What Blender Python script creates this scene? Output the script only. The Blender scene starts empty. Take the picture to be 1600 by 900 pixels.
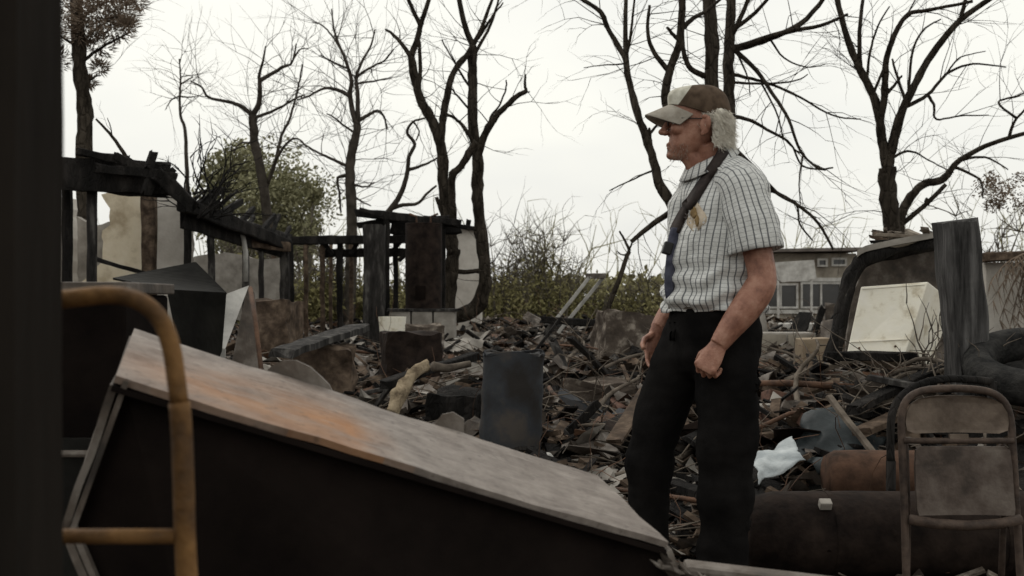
import bpy, bmesh, math, random
from mathutils import Vector, Matrix, Quaternion, noise
from mathutils.bvhtree import BVHTree
random.seed(11)
V = Vector
scene = bpy.context.scene
C = scene.collection
F, CX, HY, CH = 1600.0, 800.0, 470.0, 1.05      # focal length in photo pixels, centre, horizon row, camera height

# ------------------------------------------------------------------ camera, sky, sun, exposure
cam_d = bpy.data.cameras.new('camera')
cam = bpy.data.objects.new('camera', cam_d); C.objects.link(cam)
cam.location = (0, 0, CH); cam.rotation_euler = (math.radians(90), 0, 0)
cam_d.sensor_width = 36; cam_d.lens = 36; cam_d.shift_y = (HY - 450) / 1600
cam_d.clip_start = 0.05; cam_d.clip_end = 3000
cam_d.dof.use_dof = True; cam_d.dof.focus_distance = 4.2; cam_d.dof.aperture_fstop = 5.6
scene.camera = cam

SUN_EL, SUN_AZ = math.radians(52), math.radians(-35)      # azimuth from +Y, negative is left
world = bpy.data.worlds.new('World'); scene.world = world; world.use_nodes = True
wn, wl = world.node_tree.nodes, world.node_tree.links
wn.clear()
wo = wn.new('ShaderNodeOutputWorld'); mixs = wn.new('ShaderNodeMixShader')
sky = wn.new('ShaderNodeTexSky'); sky.sky_type = 'NISHITA'; sky.sun_disc = False
sky.sun_elevation = SUN_EL; sky.sun_rotation = SUN_AZ; sky.dust_density = 4; sky.air_density = 1.5
b1 = wn.new('ShaderNodeBackground'); b1.inputs[1].default_value = 0.1
wl.new(sky.outputs[0], b1.inputs[0])
tc = wn.new('ShaderNodeTexCoord'); mp = wn.new('ShaderNodeMapping'); mp.inputs['Scale'].default_value = (1, 1, 2.4)
nz = wn.new('ShaderNodeTexNoise'); nz.inputs['Scale'].default_value = 1.7; nz.inputs['Detail'].default_value = 4
rp = wn.new('ShaderNodeValToRGB')
rp.color_ramp.elements[0].position = 0.36; rp.color_ramp.elements[0].color = (0.765, 0.775, 0.765, 1)
rp.color_ramp.elements[1].position = 0.66; rp.color_ramp.elements[1].color = (0.99, 0.98, 0.905, 1)
wl.new(tc.outputs['Generated'], mp.inputs[0]); wl.new(mp.outputs[0], nz.inputs['Vector']); wl.new(nz.outputs[0], rp.inputs[0])
b2 = wn.new('ShaderNodeBackground'); b2.inputs[1].default_value = 0.915
wl.new(rp.outputs[0], b2.inputs[0])
mixs.inputs[0].default_value = 0.93
wl.new(b1.outputs[0], mixs.inputs[1]); wl.new(b2.outputs[0], mixs.inputs[2]); wl.new(mixs.outputs[0], wo.inputs[0])

sd = bpy.data.lights.new('sun', 'SUN'); sd.energy = 0.8; sd.angle = math.radians(25); sd.color = (1, 0.96, 0.9)
sun = bpy.data.objects.new('sun', sd); C.objects.link(sun)
sdir = V((math.sin(SUN_AZ) * math.cos(SUN_EL), math.cos(SUN_AZ) * math.cos(SUN_EL), math.sin(SUN_EL)))
sun.rotation_euler = sdir.to_track_quat('Z', 'Y').to_euler(); sun.location = (0, 0, 30)
vs = scene.view_settings
vs.view_transform = 'Standard'; vs.look = 'None'; vs.gamma = 1; vs.exposure = 0.18; vs.use_curve_mapping = False
scene.render.engine = 'CYCLES'

# ------------------------------------------------------------------ helpers
def P(px, py, Y):
    return V(((px - CX) / F * Y, Y, CH + (HY - py) / F * Y))
def nv(p, s=1.0, o=0.0):
    return noise.noise(V((p[0] * s + o, p[1] * s - o * 1.7, p[2] * s + o * 0.6)))
def nvec(p, s=1.0, o=0.0):
    return noise.noise_vector(V((p[0] * s + o, p[1] * s, p[2] * s - o)))
def sst(a, b, x):
    t = min(1, max(0, (x - a) / (b - a))); return t * t * (3 - 2 * t)
def rnd(a, b): return random.uniform(a, b)

def mat(name, c1, c2, scale=8, rough=0.85, bump=0.3, metal=0.0, c3=None, c3pos=0.62, stretch=(1, 1, 1), bscale=None, crack=0, spec=0.3, bdist=0.01, detail=6):
    m = bpy.data.materials.new(name); m.use_nodes = True
    n, l = m.node_tree.nodes, m.node_tree.links
    b = n['Principled BSDF']; b.inputs['Roughness'].default_value = rough; b.inputs['Metallic'].default_value = metal
    b.inputs['Specular IOR Level'].default_value = spec
    tc = n.new('ShaderNodeTexCoord'); oi = n.new('ShaderNodeObjectInfo'); ad = n.new('ShaderNodeVectorMath'); ad.operation = 'ADD'
    mul = n.new('ShaderNodeVectorMath'); mul.operation = 'SCALE'; mul.inputs[0].default_value = (17, 31, 9)
    l.new(oi.outputs['Random'], mul.inputs['Scale'])
    l.new(tc.outputs['Object'], ad.inputs[0]); l.new(mul.outputs[0], ad.inputs[1])
    mp = n.new('ShaderNodeMapping'); mp.inputs['Scale'].default_value = stretch; l.new(ad.outputs[0], mp.inputs[0])
    nz = n.new('ShaderNodeTexNoise'); nz.inputs['Scale'].default_value = scale; nz.inputs['Detail'].default_value = detail; nz.inputs['Roughness'].default_value = 0.62
    l.new(mp.outputs[0], nz.inputs['Vector'])
    rp = n.new('ShaderNodeValToRGB'); e = rp.color_ramp.elements
    e[0].position = 0.34; e[0].color = (*c1, 1); e[1].position = 0.66; e[1].color = (*c2, 1)
    if c3:
        x = e.new(c3pos); x.color = (*c3, 1)
    l.new(nz.outputs[0], rp.inputs[0]); l.new(rp.outputs[0], b.inputs['Base Color'])
    rr = n.new('ShaderNodeMapRange'); rr.inputs[3].default_value = rough - 0.12; rr.inputs[4].default_value = min(1, rough + 0.12)
    l.new(nz.outputs[0], rr.inputs[0]); l.new(rr.outputs[0], b.inputs['Roughness'])
    if bump:
        n2 = n.new('ShaderNodeTexNoise'); n2.inputs['Scale'].default_value = bscale or scale * 4; n2.inputs['Detail'].default_value = 4
        l.new(mp.outputs[0], n2.inputs['Vector'])
        src = n2.outputs[0]
        if crack:
            vo = n.new('ShaderNodeTexVoronoi'); vo.feature = 'DISTANCE_TO_EDGE'; vo.inputs['Scale'].default_value = crack
            l.new(mp.outputs[0], vo.inputs['Vector'])
            mr = n.new('ShaderNodeMapRange'); mr.inputs[2].default_value = 0.12; l.new(vo.outputs[0], mr.inputs[0])
            ma = n.new('ShaderNodeMath'); ma.operation = 'ADD'; l.new(mr.outputs[0], ma.inputs[0]); l.new(n2.outputs[0], ma.inputs[1]); src = ma.outputs[0]
        bp = n.new('ShaderNodeBump'); bp.inputs['Strength'].default_value = bump; bp.inputs['Distance'].default_value = bdist
        l.new(src, bp.inputs['Height']); l.new(bp.outputs[0], b.inputs['Normal'])
    return m

M = {}
M['char'] = mat('charred_wood', (.008, .0075, .007), (.036, .032, .029), 7, .88, .6, crack=30, stretch=(1, 1, .3), c3=(.016, .0145, .0135), c3pos=.5, spec=.08)
M['char_grey'] = mat('charred_wood_ashy', (.014, .013, .012), (.10, .094, .086), 14, .93, .6, stretch=(1, 1, .25), c3=(.036, .033, .031), c3pos=.52, spec=.1)
M['board'] = mat('scorched_board', (.035, .025, .018), (.17, .125, .09), 9, .9, .5, c3=(.08, .057, .041), c3pos=.5, spec=.1)
M['soil'] = mat('ash_soil', (.032, .024, .018), (.15, .118, .09), 5, .97, .8, spec=.05, c3=(.062, .048, .038), c3pos=.5, bscale=30, bdist=.03)
M['ash'] = mat('ash_lump', (.055, .044, .036), (.30, .26, .215), 7, .97, .6, c3=(.085, .068, .055), c3pos=.5, spec=.05)
M['ashpale'] = mat('pale_scrap', (.3, .28, .25), (.62, .6, .56), 10, .8, .3)
M['postchar'] = mat('charred_post_wood', (.010, .0085, .007), (.026, .021, .017), 6, .95, .5, stretch=(1, 1, .15), spec=.05)
M['postgrey'] = mat('weathered_charred_post', (.022, .021, .020), (.125, .12, .115), 26, .95, .9, stretch=(1, 1, .09), c3=(.062, .059, .057), c3pos=.5, spec=.08, bscale=60, bdist=.02, detail=9)
M['rustbits'] = mat('rusty_scrap', (.035, .022, .016), (.16, .085, .05), 9, .8, .5)
M['twig'] = mat('dead_twig', (.05, .04, .032), (.2, .168, .135), 6, .95, .3, spec=.05)
M['bark'] = mat('burnt_bark', (.018, .0145, .011), (.07, .058, .045), 9, .95, .9, spec=.06, crack=14, stretch=(1, 1, .35), bdist=.02)
M['bark_hazed'] = mat('hazed_far_bark', (.032, .027, .021), (.085, .072, .06), 5, .95, .4, spec=.06)  # lighter copy of the bark, aerial haze put into the colour
M['rust_tube'] = mat('rusty_painted_tube', (.08, .042, .017), (.24, .125, .043), 16, .7, .4, c3=(.15, .076, .025), c3pos=.5, spec=.25, detail=10)
M['soot_shade'] = mat('sooty_shade_metal', (.006, .0045, .004), (.013, .0095, .008), 5, .92, .3, spec=.03)  # near black: sooty metal, also the painted shade inside the tilted cabinet
M['sheet'] = mat('burnt_sheet_metal', (.04, .034, .029), (.22, .195, .17), 7, .65, .4, c3=(.10, .08, .064), c3pos=.5, detail=9)
M['sheetlight'] = mat('bare_sheet_metal', (.26, .25, .23), (.52, .5, .46), 6, .6, .3)
M['blacksheet'] = mat('black_burnt_sheet', (.006, .0056, .005), (.022, .021, .018), 5, .75, .3, spec=.1)
M['rusttank'] = mat('rusty_tank', (.03, .018, .012), (.12, .066, .043), 8, .85, .4, spec=.15, detail=9)
M['darktank'] = mat('dark_tank', (.009, .0065, .0056), (.034, .024, .019), 9, .85, .5, spec=.08, detail=9)
M['drum'] = mat('scorched_drum', (.024, .021, .019), (.07, .06, .052), 4, .75, .4, c3=(.038, .041, .046), c3pos=.52, spec=.2)
M['cream'] = mat('cream_enamel', (.58, .51, .38), (.88, .84, .74), 6, .6, .25, c3=(.84, .79, .66), c3pos=.44, detail=9)
M['plaster'] = mat('stained_plaster', (.42, .34, .23), (.74, .66, .52), 2.2, .92, .4, c3=(.66, .57, .42), c3pos=.48, bscale=30)
M['plaster_grey'] = mat('grey_stucco', (.42, .38, .33), (.64, .6, .54), 2.5, .92, .4, bscale=40)
M['concrete'] = mat('dusty_concrete', (.2, .18, .155), (.38, .35, .31), 5, .92, .5)
M['brick'] = mat('smoked_brick', (.07, .04, .03), (.2, .11, .08), 12, .92, .5)
M['wallfar'] = mat('far_house_wall', (.17, .145, .115), (.36, .32, .26), 2.5, .9, .3, detail=9)
M['trim'] = mat('white_trim', (.34, .32, .29), (.62, .6, .56), 5, .8, .2, detail=8)
M['rooffar'] = mat('far_roof', (.1, .085, .075), (.2, .17, .15), 3, .9, .3)
M['tan'] = mat('tan_cardboard', (.2, .15, .1), (.33, .26, .18), 5, .85, .3)
M['rag'] = mat('pale_blue_rag', (.3, .33, .34), (.5, .53, .53), 10, .9, .5)
M['tarp'] = mat('dark_tarp', (.012, .016, .017), (.04, .048, .05), 6, .6, .4)
M['rubber'] = mat('burnt_rubber', (.010, .010, .010), (.045, .043, .04), 14, .9, .8, spec=.08)
M['chair_metal'] = mat('burnt_chair_panel', (.04, .03, .024), (.15, .124, .104), 9, .68, .4, c3=(.085, .064, .052), c3pos=.48, spec=.25, detail=9)
M['chair_tan'] = mat('burnt_chair_backrest', (.07, .05, .036), (.19, .148, .115), 9, .68, .3, spec=.25, detail=9)
M['chair_tube'] = mat('burnt_chair_tube', (.025, .017, .013), (.095, .066, .05), 18, .68, .3, spec=.25)
M['log'] = mat('peeled_log', (.12, .09, .06), (.40, .32, .22), 14, .92, .8, c3=(.28, .22, .145), c3pos=.48, spec=.1)
M['leaf_olive'] = mat('olive_foliage', (.05, .055, .022), (.13, .13, .06), 1.2, .9, 0)
M['leaf_green'] = mat('hazed_green_foliage', (.2, .195, .11), (.34, .325, .2), .8, .95, 0, spec=.03)  # paled to look hazy, the distance haze is in the leaf colour
M['farwood'] = mat('far_olive_scrub', (.19, .175, .085), (.30, .275, .15), .5, .97, 0, spec=.03)
M['leaf_brown'] = mat('scorched_foliage', (.10, .075, .056), (.23, .175, .13), 1.5, .95, 0, spec=.05)
M['scrub'] = mat('scrub_foliage', (.12, .11, .045), (.26, .235, .115), .8, .95, 0, spec=.05)
M['scrubstem'] = mat('scrub_stems', (.06, .05, .036), (.15, .13, .10), 2, .95, 0)
M['skin'] = mat('weathered_skin', (.20, .085, .055), (.40, .215, .15), 22, .55, .5, c3=(.31, .145, .095), c3pos=.5, bscale=160, bdist=.003, spec=.4)
M['hair'] = mat('white_hair', (.54, .49, .40), (.80, .76, .67), 40, .7, .2, bdist=.003)
M['beard'] = mat('grey_beard', (.2, .15, .12), (.38, .32, .27), 40, .8, 0)
M['cap_brown'] = mat('brown_cap_cloth', (.085, .05, .03), (.14, .085, .055), 25, .9, .4, bscale=220, bdist=.002)
M['cap_white'] = mat('white_cap_cloth', (.6, .58, .5), (.72, .7, .62), 25, .9, .3, bscale=220, bdist=.002)
M['cap_brim'] = mat('tan_cap_brim', (.24, .21, .17), (.36, .33, .28), 25, .9, .3, bscale=220, bdist=.002)
M['trouser'] = mat('dark_trouser_cloth', (.006, .0056, .0056), (.014, .0128, .0122), 5, .97, .4, bscale=120, bdist=.003, spec=.02)
M['strap'] = mat('dark_strap', (.02, .014, .012), (.05, .038, .034), 30, .85, .3, bdist=.002)
M['strapblue'] = mat('blue_grey_strap', (.03, .032, .05), (.085, .088, .12), 30, .85, .3, bdist=.002)
M['patch'] = mat('tan_shirt_patch', (.42, .34, .24), (.62, .53, .42), 30, .85, .2)
M['patch_mark'] = mat('brown_patch_mark', (.2, .13, .05), (.3, .2, .09), 30, .85, .2)
M['black'] = mat('black_plastic', (.01, .01, .01), (.02, .02, .02), 20, .4, 0)
M['leather'] = mat('dusty_boot_leather', (.03, .022, .016), (.08, .06, .045), 20, .8, .4, bdist=.003)
M['eyewhite'] = mat('eye', (.5, .48, .45), (.6, .58, .55), 20, .3, 0)

def glass_mat():
    m = bpy.data.materials.new('dim_window_glass'); m.use_nodes = True
    b = m.node_tree.nodes['Principled BSDF']
    n, l = m.node_tree.nodes, m.node_tree.links
    nz = n.new('ShaderNodeTexNoise'); nz.inputs['Scale'].default_value = 1.3
    rp = n.new('ShaderNodeValToRGB'); rp.color_ramp.elements[0].color = (.02, .02, .02, 1); rp.color_ramp.elements[1].color = (.07, .065, .06, 1)
    l.new(nz.outputs[0], rp.inputs[0]); l.new(rp.outputs[0], b.inputs['Base Color'])
    b.inputs['Roughness'].default_value = .12; b.inputs['Specular IOR Level'].default_value = .5
    return m
M['glass'] = glass_mat()

def rusty_top():
    m = bpy.data.materials.new('heat_stained_steel'); m.use_nodes = True
    n, l = m.node_tree.nodes, m.node_tree.links; b = n['Principled BSDF']
    b.inputs['Roughness'].default_value = .68; b.inputs['Specular IOR Level'].default_value = .35
    tc = n.new('ShaderNodeTexCoord')
    nz = n.new('ShaderNodeTexNoise'); nz.inputs['Scale'].default_value = 14; nz.inputs['Detail'].default_value = 8; nz.inputs['Roughness'].default_value = .7
    l.new(tc.outputs['Object'], nz.inputs['Vector'])
    g = n.new('ShaderNodeValToRGB'); e = g.color_ramp.elements
    e[0].position = .32; e[0].color = (.11, .088, .074, 1); e[1].position = .68; e[1].color = (.27, .235, .205, 1)
    l.new(nz.outputs[0], g.inputs[0])
    # long rust stain, by UV along the panel
    uv = n.new('ShaderNodeUVMap'); uv.uv_map = 'UVMap'
    mp = n.new('ShaderNodeMapping'); mp.inputs['Scale'].default_value = (3.2, 2.2, 1); l.new(uv.outputs[0], mp.inputs[0])
    n2 = n.new('ShaderNodeTexNoise'); n2.inputs['Scale'].default_value = 1.6; n2.inputs['Detail'].default_value = 5
    l.new(mp.outputs[0], n2.inputs['Vector'])
    sx = n.new('ShaderNodeSeparateXYZ'); l.new(uv.outputs[0], sx.inputs[0])
    r1 = n.new('ShaderNodeValToRGB'); q = r1.color_ramp.elements
    q[0].position = .0; q[0].color = (.25, .25, .25, 1); q[1].position = .5; q[1].color = (0, 0, 0, 1)
    k = q.new(.14); k.color = (.75, .75, .75, 1); k = q.new(.4); k.color = (1, 1, 1, 1); k = q.new(.44); k.color = (.35, .35, .35, 1)
    l.new(sx.outputs[0], r1.inputs[0])
    r2 = n.new('ShaderNodeValToRGB'); q = r2.color_ramp.elements
    q[0].position = 0; q[0].color = (.6, .6, .6, 1); q[1].position = 1; q[1].color = (.0, .0, .0, 1)
    k = q.new(.35); k.color = (1, 1, 1, 1); k = q.new(.72); k.color = (.25, .25, .25, 1)
    l.new(sx.outputs[1], r2.inputs[0])
    m1 = n.new('ShaderNodeMath'); m1.operation = 'MULTIPLY'; l.new(r1.outputs[0], m1.inputs[0]); l.new(r2.outputs[0], m1.inputs[1])
    m2 = n.new('ShaderNodeMath'); m2.operation = 'MULTIPLY'; m2.use_clamp = True; l.new(m1.outputs[0], m2.inputs[0])
    mr = n.new('ShaderNodeMapRange'); mr.inputs[1].default_value = .25; mr.inputs[2].default_value = .52; mr.inputs[4].default_value = 1.0; l.new(n2.outputs[0], mr.inputs[0]); l.new(mr.outputs[0], m2.inputs[1])
    mx = n.new('ShaderNodeMix'); mx.data_type = 'RGBA'
    ro = n.new('ShaderNodeValToRGB'); ro.color_ramp.elements[0].color = (.20, .075, .022, 1); ro.color_ramp.elements[1].color = (.40, .19, .065, 1)
    l.new(nz.outputs[0], ro.inputs[0])
    l.new(m2.outputs[0], mx.inputs[0]); l.new(g.outputs[0], mx.inputs[6]); l.new(ro.outputs[0], mx.inputs[7])
    l.new(mx.outputs[2], b.inputs['Base Color'])
    mp3 = n.new('ShaderNodeMapping'); mp3.inputs['Scale'].default_value = (5, 60, 1); mp3.inputs['Rotation'].default_value = (0, 0, .06); l.new(uv.outputs[0], mp3.inputs[0])
    n4 = n.new('ShaderNodeTexNoise'); n4.inputs['Scale'].default_value = 1.5; n4.inputs['Detail'].default_value = 6; l.new(mp3.outputs[0], n4.inputs['Vector'])
    sc_ = n.new('ShaderNodeMapRange'); sc_.inputs[1].default_value = .57; sc_.inputs[2].default_value = .70; sc_.inputs[4].default_value = .65; l.new(n4.outputs[0], sc_.inputs[0])
    mx2 = n.new('ShaderNodeMix'); mx2.data_type = 'RGBA'; mx2.inputs[7].default_value = (.40, .36, .32, 1); l.new(sc_.outputs[0], mx2.inputs[0]); l.new(mx.outputs[2], mx2.inputs[6])
    n5 = n.new('ShaderNodeTexNoise'); n5.inputs['Scale'].default_value = 55; n5.inputs['Detail'].default_value = 3; l.new(tc.outputs['Object'], n5.inputs['Vector'])
    sp = n.new('ShaderNodeMapRange'); sp.inputs[1].default_value = .62; sp.inputs[2].default_value = .68; sp.inputs[4].default_value = .35; l.new(n5.outputs[0], sp.inputs[0])
    mx3 = n.new('ShaderNodeMix'); mx3.data_type = 'RGBA'; mx3.inputs[7].default_value = (.03, .022, .017, 1); l.new(sp.outputs[0], mx3.inputs[0]); l.new(mx2.outputs[2], mx3.inputs[6])
    l.new(mx3.outputs[2], b.inputs['Base Color'])
    bp = n.new('ShaderNodeBump'); bp.inputs['Strength'].default_value = .5; bp.inputs['Distance'].default_value = .004
    l.new(nz.outputs[0], bp.inputs['Height']); l.new(bp.outputs[0], b.inputs['Normal'])
    return m
M['rusttop'] = rusty_top()

def plaid():
    m = bpy.data.materials.new('white_plaid_shirt_cloth'); m.use_nodes = True
    n, l = m.node_tree.nodes, m.node_tree.links; b = n['Principled BSDF']; b.inputs['Roughness'].default_value = .9
    b.inputs['Specular IOR Level'].default_value = .15
    uv = n.new('ShaderNodeUVMap'); uv.uv_map = 'UVMap'
    sx = n.new('ShaderNodeSeparateXYZ'); l.new(uv.outputs[0], sx.inputs[0])
    def lines(out, period, width):
        d = n.new('ShaderNodeMath'); d.operation = 'DIVIDE'; d.inputs[1].default_value = period; l.new(out, d.inputs[0])
        f = n.new('ShaderNodeMath'); f.operation = 'FRACT'; l.new(d.outputs[0], f.inputs[0])
        c = n.new('ShaderNodeMath'); c.operation = 'LESS_THAN'; c.inputs[1].default_value = width; l.new(f.outputs[0], c.inputs[0])
        return c.outputs[0]
    a = lines(sx.outputs[0], .024, .20); h = lines(sx.outputs[1], .014, .18)
    s1 = n.new('ShaderNodeMath'); s1.operation = 'MULTIPLY'; s1.inputs[1].default_value = .82; l.new(a, s1.inputs[0])
    s2 = n.new('ShaderNodeMath'); s2.operation = 'MULTIPLY'; s2.inputs[1].default_value = .34; l.new(h, s2.inputs[0])
    mxx = n.new('ShaderNodeMath'); mxx.operation = 'MAXIMUM'; l.new(s1.outputs[0], mxx.inputs[0]); l.new(s2.outputs[0], mxx.inputs[1])
    mx = n.new('ShaderNodeMix'); mx.data_type = 'RGBA'
    mx.inputs[6].default_value = (.60, .60, .575, 1); mx.inputs[7].default_value = (.05, .055, .065, 1)
    l.new(mxx.outputs[0], mx.inputs[0]); l.new(mx.outputs[2], b.inputs['Base Color'])
    tc = n.new('ShaderNodeTexCoord'); nz = n.new('ShaderNodeTexNoise'); nz.inputs['Scale'].default_value = 18; nz.inputs['Detail'].default_value = 4
    l.new(tc.outputs['Object'], nz.inputs['Vector'])
    bp = n.new('ShaderNodeBump'); bp.inputs['Strength'].default_value = .8; bp.inputs['Distance'].default_value = .02
    l.new(nz.outputs[0], bp.inputs['Height']); l.new(bp.outputs[0], b.inputs['Normal'])
    return m
M['plaid'] = plaid()

class MB:
    def __init__(s): s.v = []; s.f = []; s.uv = {}; s.mi = {}
    def add(s, vs, fs, mi=0):
        o = len(s.v); s.v += [V(p) for p in vs]
        for f in fs:
            if mi: s.mi[len(s.f)] = mi
            s.f.append([i + o for i in f])
    def hexa(s, b, t, mi=0):       # two quads, bottom and top (same winding)
        s.add(list(b) + list(t), [(3, 2, 1, 0), (4, 5, 6, 7), (0, 1, 5, 4), (1, 2, 6, 5), (2, 3, 7, 6), (3, 0, 4, 7)], mi)
    def box(s, c, h, R=None, mi=0):
        R = R or Matrix.Identity(3); c = V(c)
        q = [(-1, -1), (1, -1), (1, 1), (-1, 1)]
        s.hexa([c + R @ V((x * h[0], y * h[1], -h[2])) for x, y in q], [c + R @ V((x * h[0], y * h[1], h[2])) for x, y in q], mi)
    def rings(s, R, cap=True, mi=0, uvs=None):
        n = len(R[0]); o = len(s.v)
        for r in R: s.v += [V(p) for p in r]
        for k in range(len(R) - 1):
            for i in range(n):
                j = (i + 1) % n
                if uvs: s.uv[len(s.f)] = [uvs[k][i], uvs[k][i + 1], uvs[k + 1][i + 1], uvs[k + 1][i]]
                if mi: s.mi[len(s.f)] = mi
                s.f.append([o + k * n + i, o + k * n + j, o + (k + 1) * n + j, o + (k + 1) * n + i])
        if cap:
            if mi: s.mi[len(s.f)] = mi; s.mi[len(s.f) + 1] = mi
            s.f.append([o + i for i in reversed(range(n))]); s.f.append([o + (len(R) - 1) * n + i for i in range(n)])
    def tube(s, pts, rad, n=8, cap=True, mi=0, flat=1.0, up=None, jit=0):
        pts = [V(p) for p in pts]
        if not hasattr(rad, '__len__'): rad = [rad] * len(pts)
        R = []; u = None
        for i, p in enumerate(pts):
            t = (pts[min(i + 1, len(pts) - 1)] - pts[max(i - 1, 0)]).normalized()
            if u is None:
                u = up if up is not None else (V((0, 0, 1)) if abs(t.z) < .9 else V((1, 0, 0)))
            u = (u - t * u.dot(t))
            if u.length < 1e-6: u = t.orthogonal()
            u.normalize(); w = t.cross(u)
            r = rad[i]
            R.append([p + (u * math.cos(a) * r + w * math.sin(a) * r * flat) * (1 + (nv(p + u * math.cos(a) * .3 + w * math.sin(a) * .3, 9) * jit if jit else 0)) for a in [2 * math.pi * k / n for k in range(n)]])
        s.rings(R, cap, mi)
    def plank(s, p0, p1, w, t, seg=5, jag=.15, side=None, mi=0):
        """irregular board or beam from p0 to p1: w across 'side', t thick"""
        p0, p1 = V(p0), V(p1); d = (p1 - p0).normalized()
        side = V(side) if side is not None else (d.cross(V((0, 0, 1))) if abs(d.z) < .9 else V((1, 0, 0)))
        side = (side - d * side.dot(d)).normalized(); up = d.cross(side)
        prof = [(-1, -.8), (-.8, -1), (.8, -1), (1, -.8), (1, .8), (.8, 1), (-.8, 1), (-1, .8)]
        R = []; o = rnd(0, 50)
        for k in range(seg + 1):
            c = p0.lerp(p1, k / seg); r = []
            for (a, b) in prof:
                q = c + side * a * w / 2 + up * b * t / 2
                q += nvec(q, 5, o) * jag * min(w, t) * .9
                if k in (0, seg): q += d * rnd(-1, 1) * jag * w * 1.2
                r.append(q)
            R.append(r)
        s.rings(R, True, mi)
    def prism(s, poly, off, mi=0, mi_side=None):
        """polygon (list of points) extruded by vector off"""
        n = len(poly); off = V(off)
        s.add([V(p) for p in poly] + [V(p) + off for p in poly], [list(range(n)), list(reversed(range(n, 2 * n)))] , mi)
        o = len(s.v) - 2 * n
        for i in range(n):
            j = (i + 1) % n
            k = mi_side if mi_side is not None else mi
            if k: s.mi[len(s.f)] = k
            s.f.append([o + j, o + i, o + n + i, o + n + j])
    def blob(s, c, r, n=2, j=.3, seed=None):
        """rough lump"""
        bm = bmesh.new(); bmesh.ops.create_icosphere(bm, subdivisions=n, radius=1)
        o = rnd(0, 99) if seed is None else seed
        c = V(c); vs = []
        for v in bm.verts:
            k = 1 + nv(v.co, 1.7, o) * j * 1.6
            vs.append(c + V((v.co.x * r[0], v.co.y * r[1], v.co.z * r[2])) * k)
        s.add(vs, [[v.index for v in f.verts] for f in bm.faces]); bm.free()
    def ell(s, c, ax, n=10, m=7):
        """closed ellipsoid, ax = three axis vectors"""
        c = V(c); a, b, d = [V(x) for x in ax]; R = []
        for k in range(m + 1):
            th = math.pi * (k + .04) / (m + .08)
            R.append([c + (a * math.cos(p) + b * math.sin(p)) * math.sin(th) - d * math.cos(th) for p in [2 * math.pi * i / n for i in range(n)]])
        s.rings(R)
    def build(s, name, m, parent=None, smooth=False, base=None, bevel=0):
        mats = m if isinstance(m, (list, tuple)) else [m]
        if parent is not None:
            w = V((0, 0, 0)); q = parent
            while q is not None: w += V(q.location); q = q.parent
        elif base is not None: w = V(base)
        else:
            xs = [p.x for p in s.v]; ys = [p.y for p in s.v]; zs = [p.z for p in s.v]
            w = V(((min(xs) + max(xs)) / 2, (min(ys) + max(ys)) / 2, min(zs)))
        me = bpy.data.meshes.new(name); me.from_pydata([p - w for p in s.v], [], s.f)
        for x in mats: me.materials.append(M[x])
        for i, k in s.mi.items(): me.polygons[i].material_index = k
        if s.uv:
            ul = me.uv_layers.new(name='UVMap')
            for i, uvs in s.uv.items():
                for li, c in zip(me.polygons[i].loop_indices, uvs): ul.data[li].uv = c
        bm = bmesh.new(); bm.from_mesh(me); bmesh.ops.recalc_face_normals(bm, faces=bm.faces); bm.to_mesh(me); bm.free()
        if smooth: me.polygons.foreach_set('use_smooth', [True] * len(me.polygons))
        o = bpy.data.objects.new(name, me); C.objects.link(o)
        if parent is not None: o.parent = parent
        else: o.location = w
        if bevel:
            bv = o.modifiers.new('bevel', 'BEVEL'); bv.width = bevel; bv.segments = 2; bv.limit_method = 'ANGLE'
        return o

def tag(o, label=None, cat=None, group=None, kind=None):
    if label: o['label'] = label
    if cat: o['category'] = cat
    if group: o['group'] = group
    if kind: o['kind'] = kind
    return o
def thing(name, loc, label, cat, group=None):
    o = bpy.data.objects.new(name, None); o.empty_display_size = .1; C.objects.link(o); o.location = loc
    return tag(o, label, cat, group)
def frommesh(fn):
    b = MB(); fn(b); return b
def crom(pts, sub=4, jit=0.0):
    """Catmull-Rom through tuples"""
    n = len(pts[0]); out = []
    for i in range(len(pts) - 1):
        p0, p1, p2, p3 = pts[max(i - 1, 0)], pts[i], pts[i + 1], pts[min(i + 2, len(pts) - 1)]
        for k in range(sub):
            t = k / sub
            q = [.5 * (2 * p1[a] + (p2[a] - p0[a]) * t + (2 * p0[a] - 5 * p1[a] + 4 * p2[a] - p3[a]) * t * t + (3 * p1[a] - p0[a] - 3 * p2[a] + p3[a]) * t ** 3) for a in range(n)]
            if jit and (i or k): q = [x + rnd(-jit, jit) if a < 2 else x for a, x in enumerate(q)]
            out.append(tuple(q))
    out.append(tuple(pts[-1])); return out

# ------------------------------------------------------------------ ground
def gz(x, y):
    b = .40 * sst(3.6, 8.5, y) + .10 * sst(9, 22, y)
    b += .30 * math.exp(-((x - 2.5) / 1.2) ** 2 - ((y - 5.9) / 1.3) ** 2) + .22 * math.exp(-((x - 2.35) / .55) ** 2 - ((y - 5.35) / .45) ** 2)          # heap round the cream box
    b += .16 * math.exp(-((x - 1.3) / .6) ** 2 - ((y - 5.0) / .6) ** 2)
    b += .12 * math.exp(-((x + .9) / .8) ** 2 - ((y - 6.2) / 1.0) ** 2)
    b += .10 * math.exp(-((x + 2.2) / 1.0) ** 2 - ((y - 8.0) / 1.2) ** 2)
    if y < 80:
        a = sst(3.6, 5.5, y) * (1 - sst(30, 80, y))
        b += a * (.12 * nv((x, y, 0), .9, 3) + .075 * nv((x, y, 0), 2.3, 9) + .03 * nv((x, y, 0), 6, 21)) + .008 * nv((x, y, 0), 9, 5)
    return b
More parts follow.
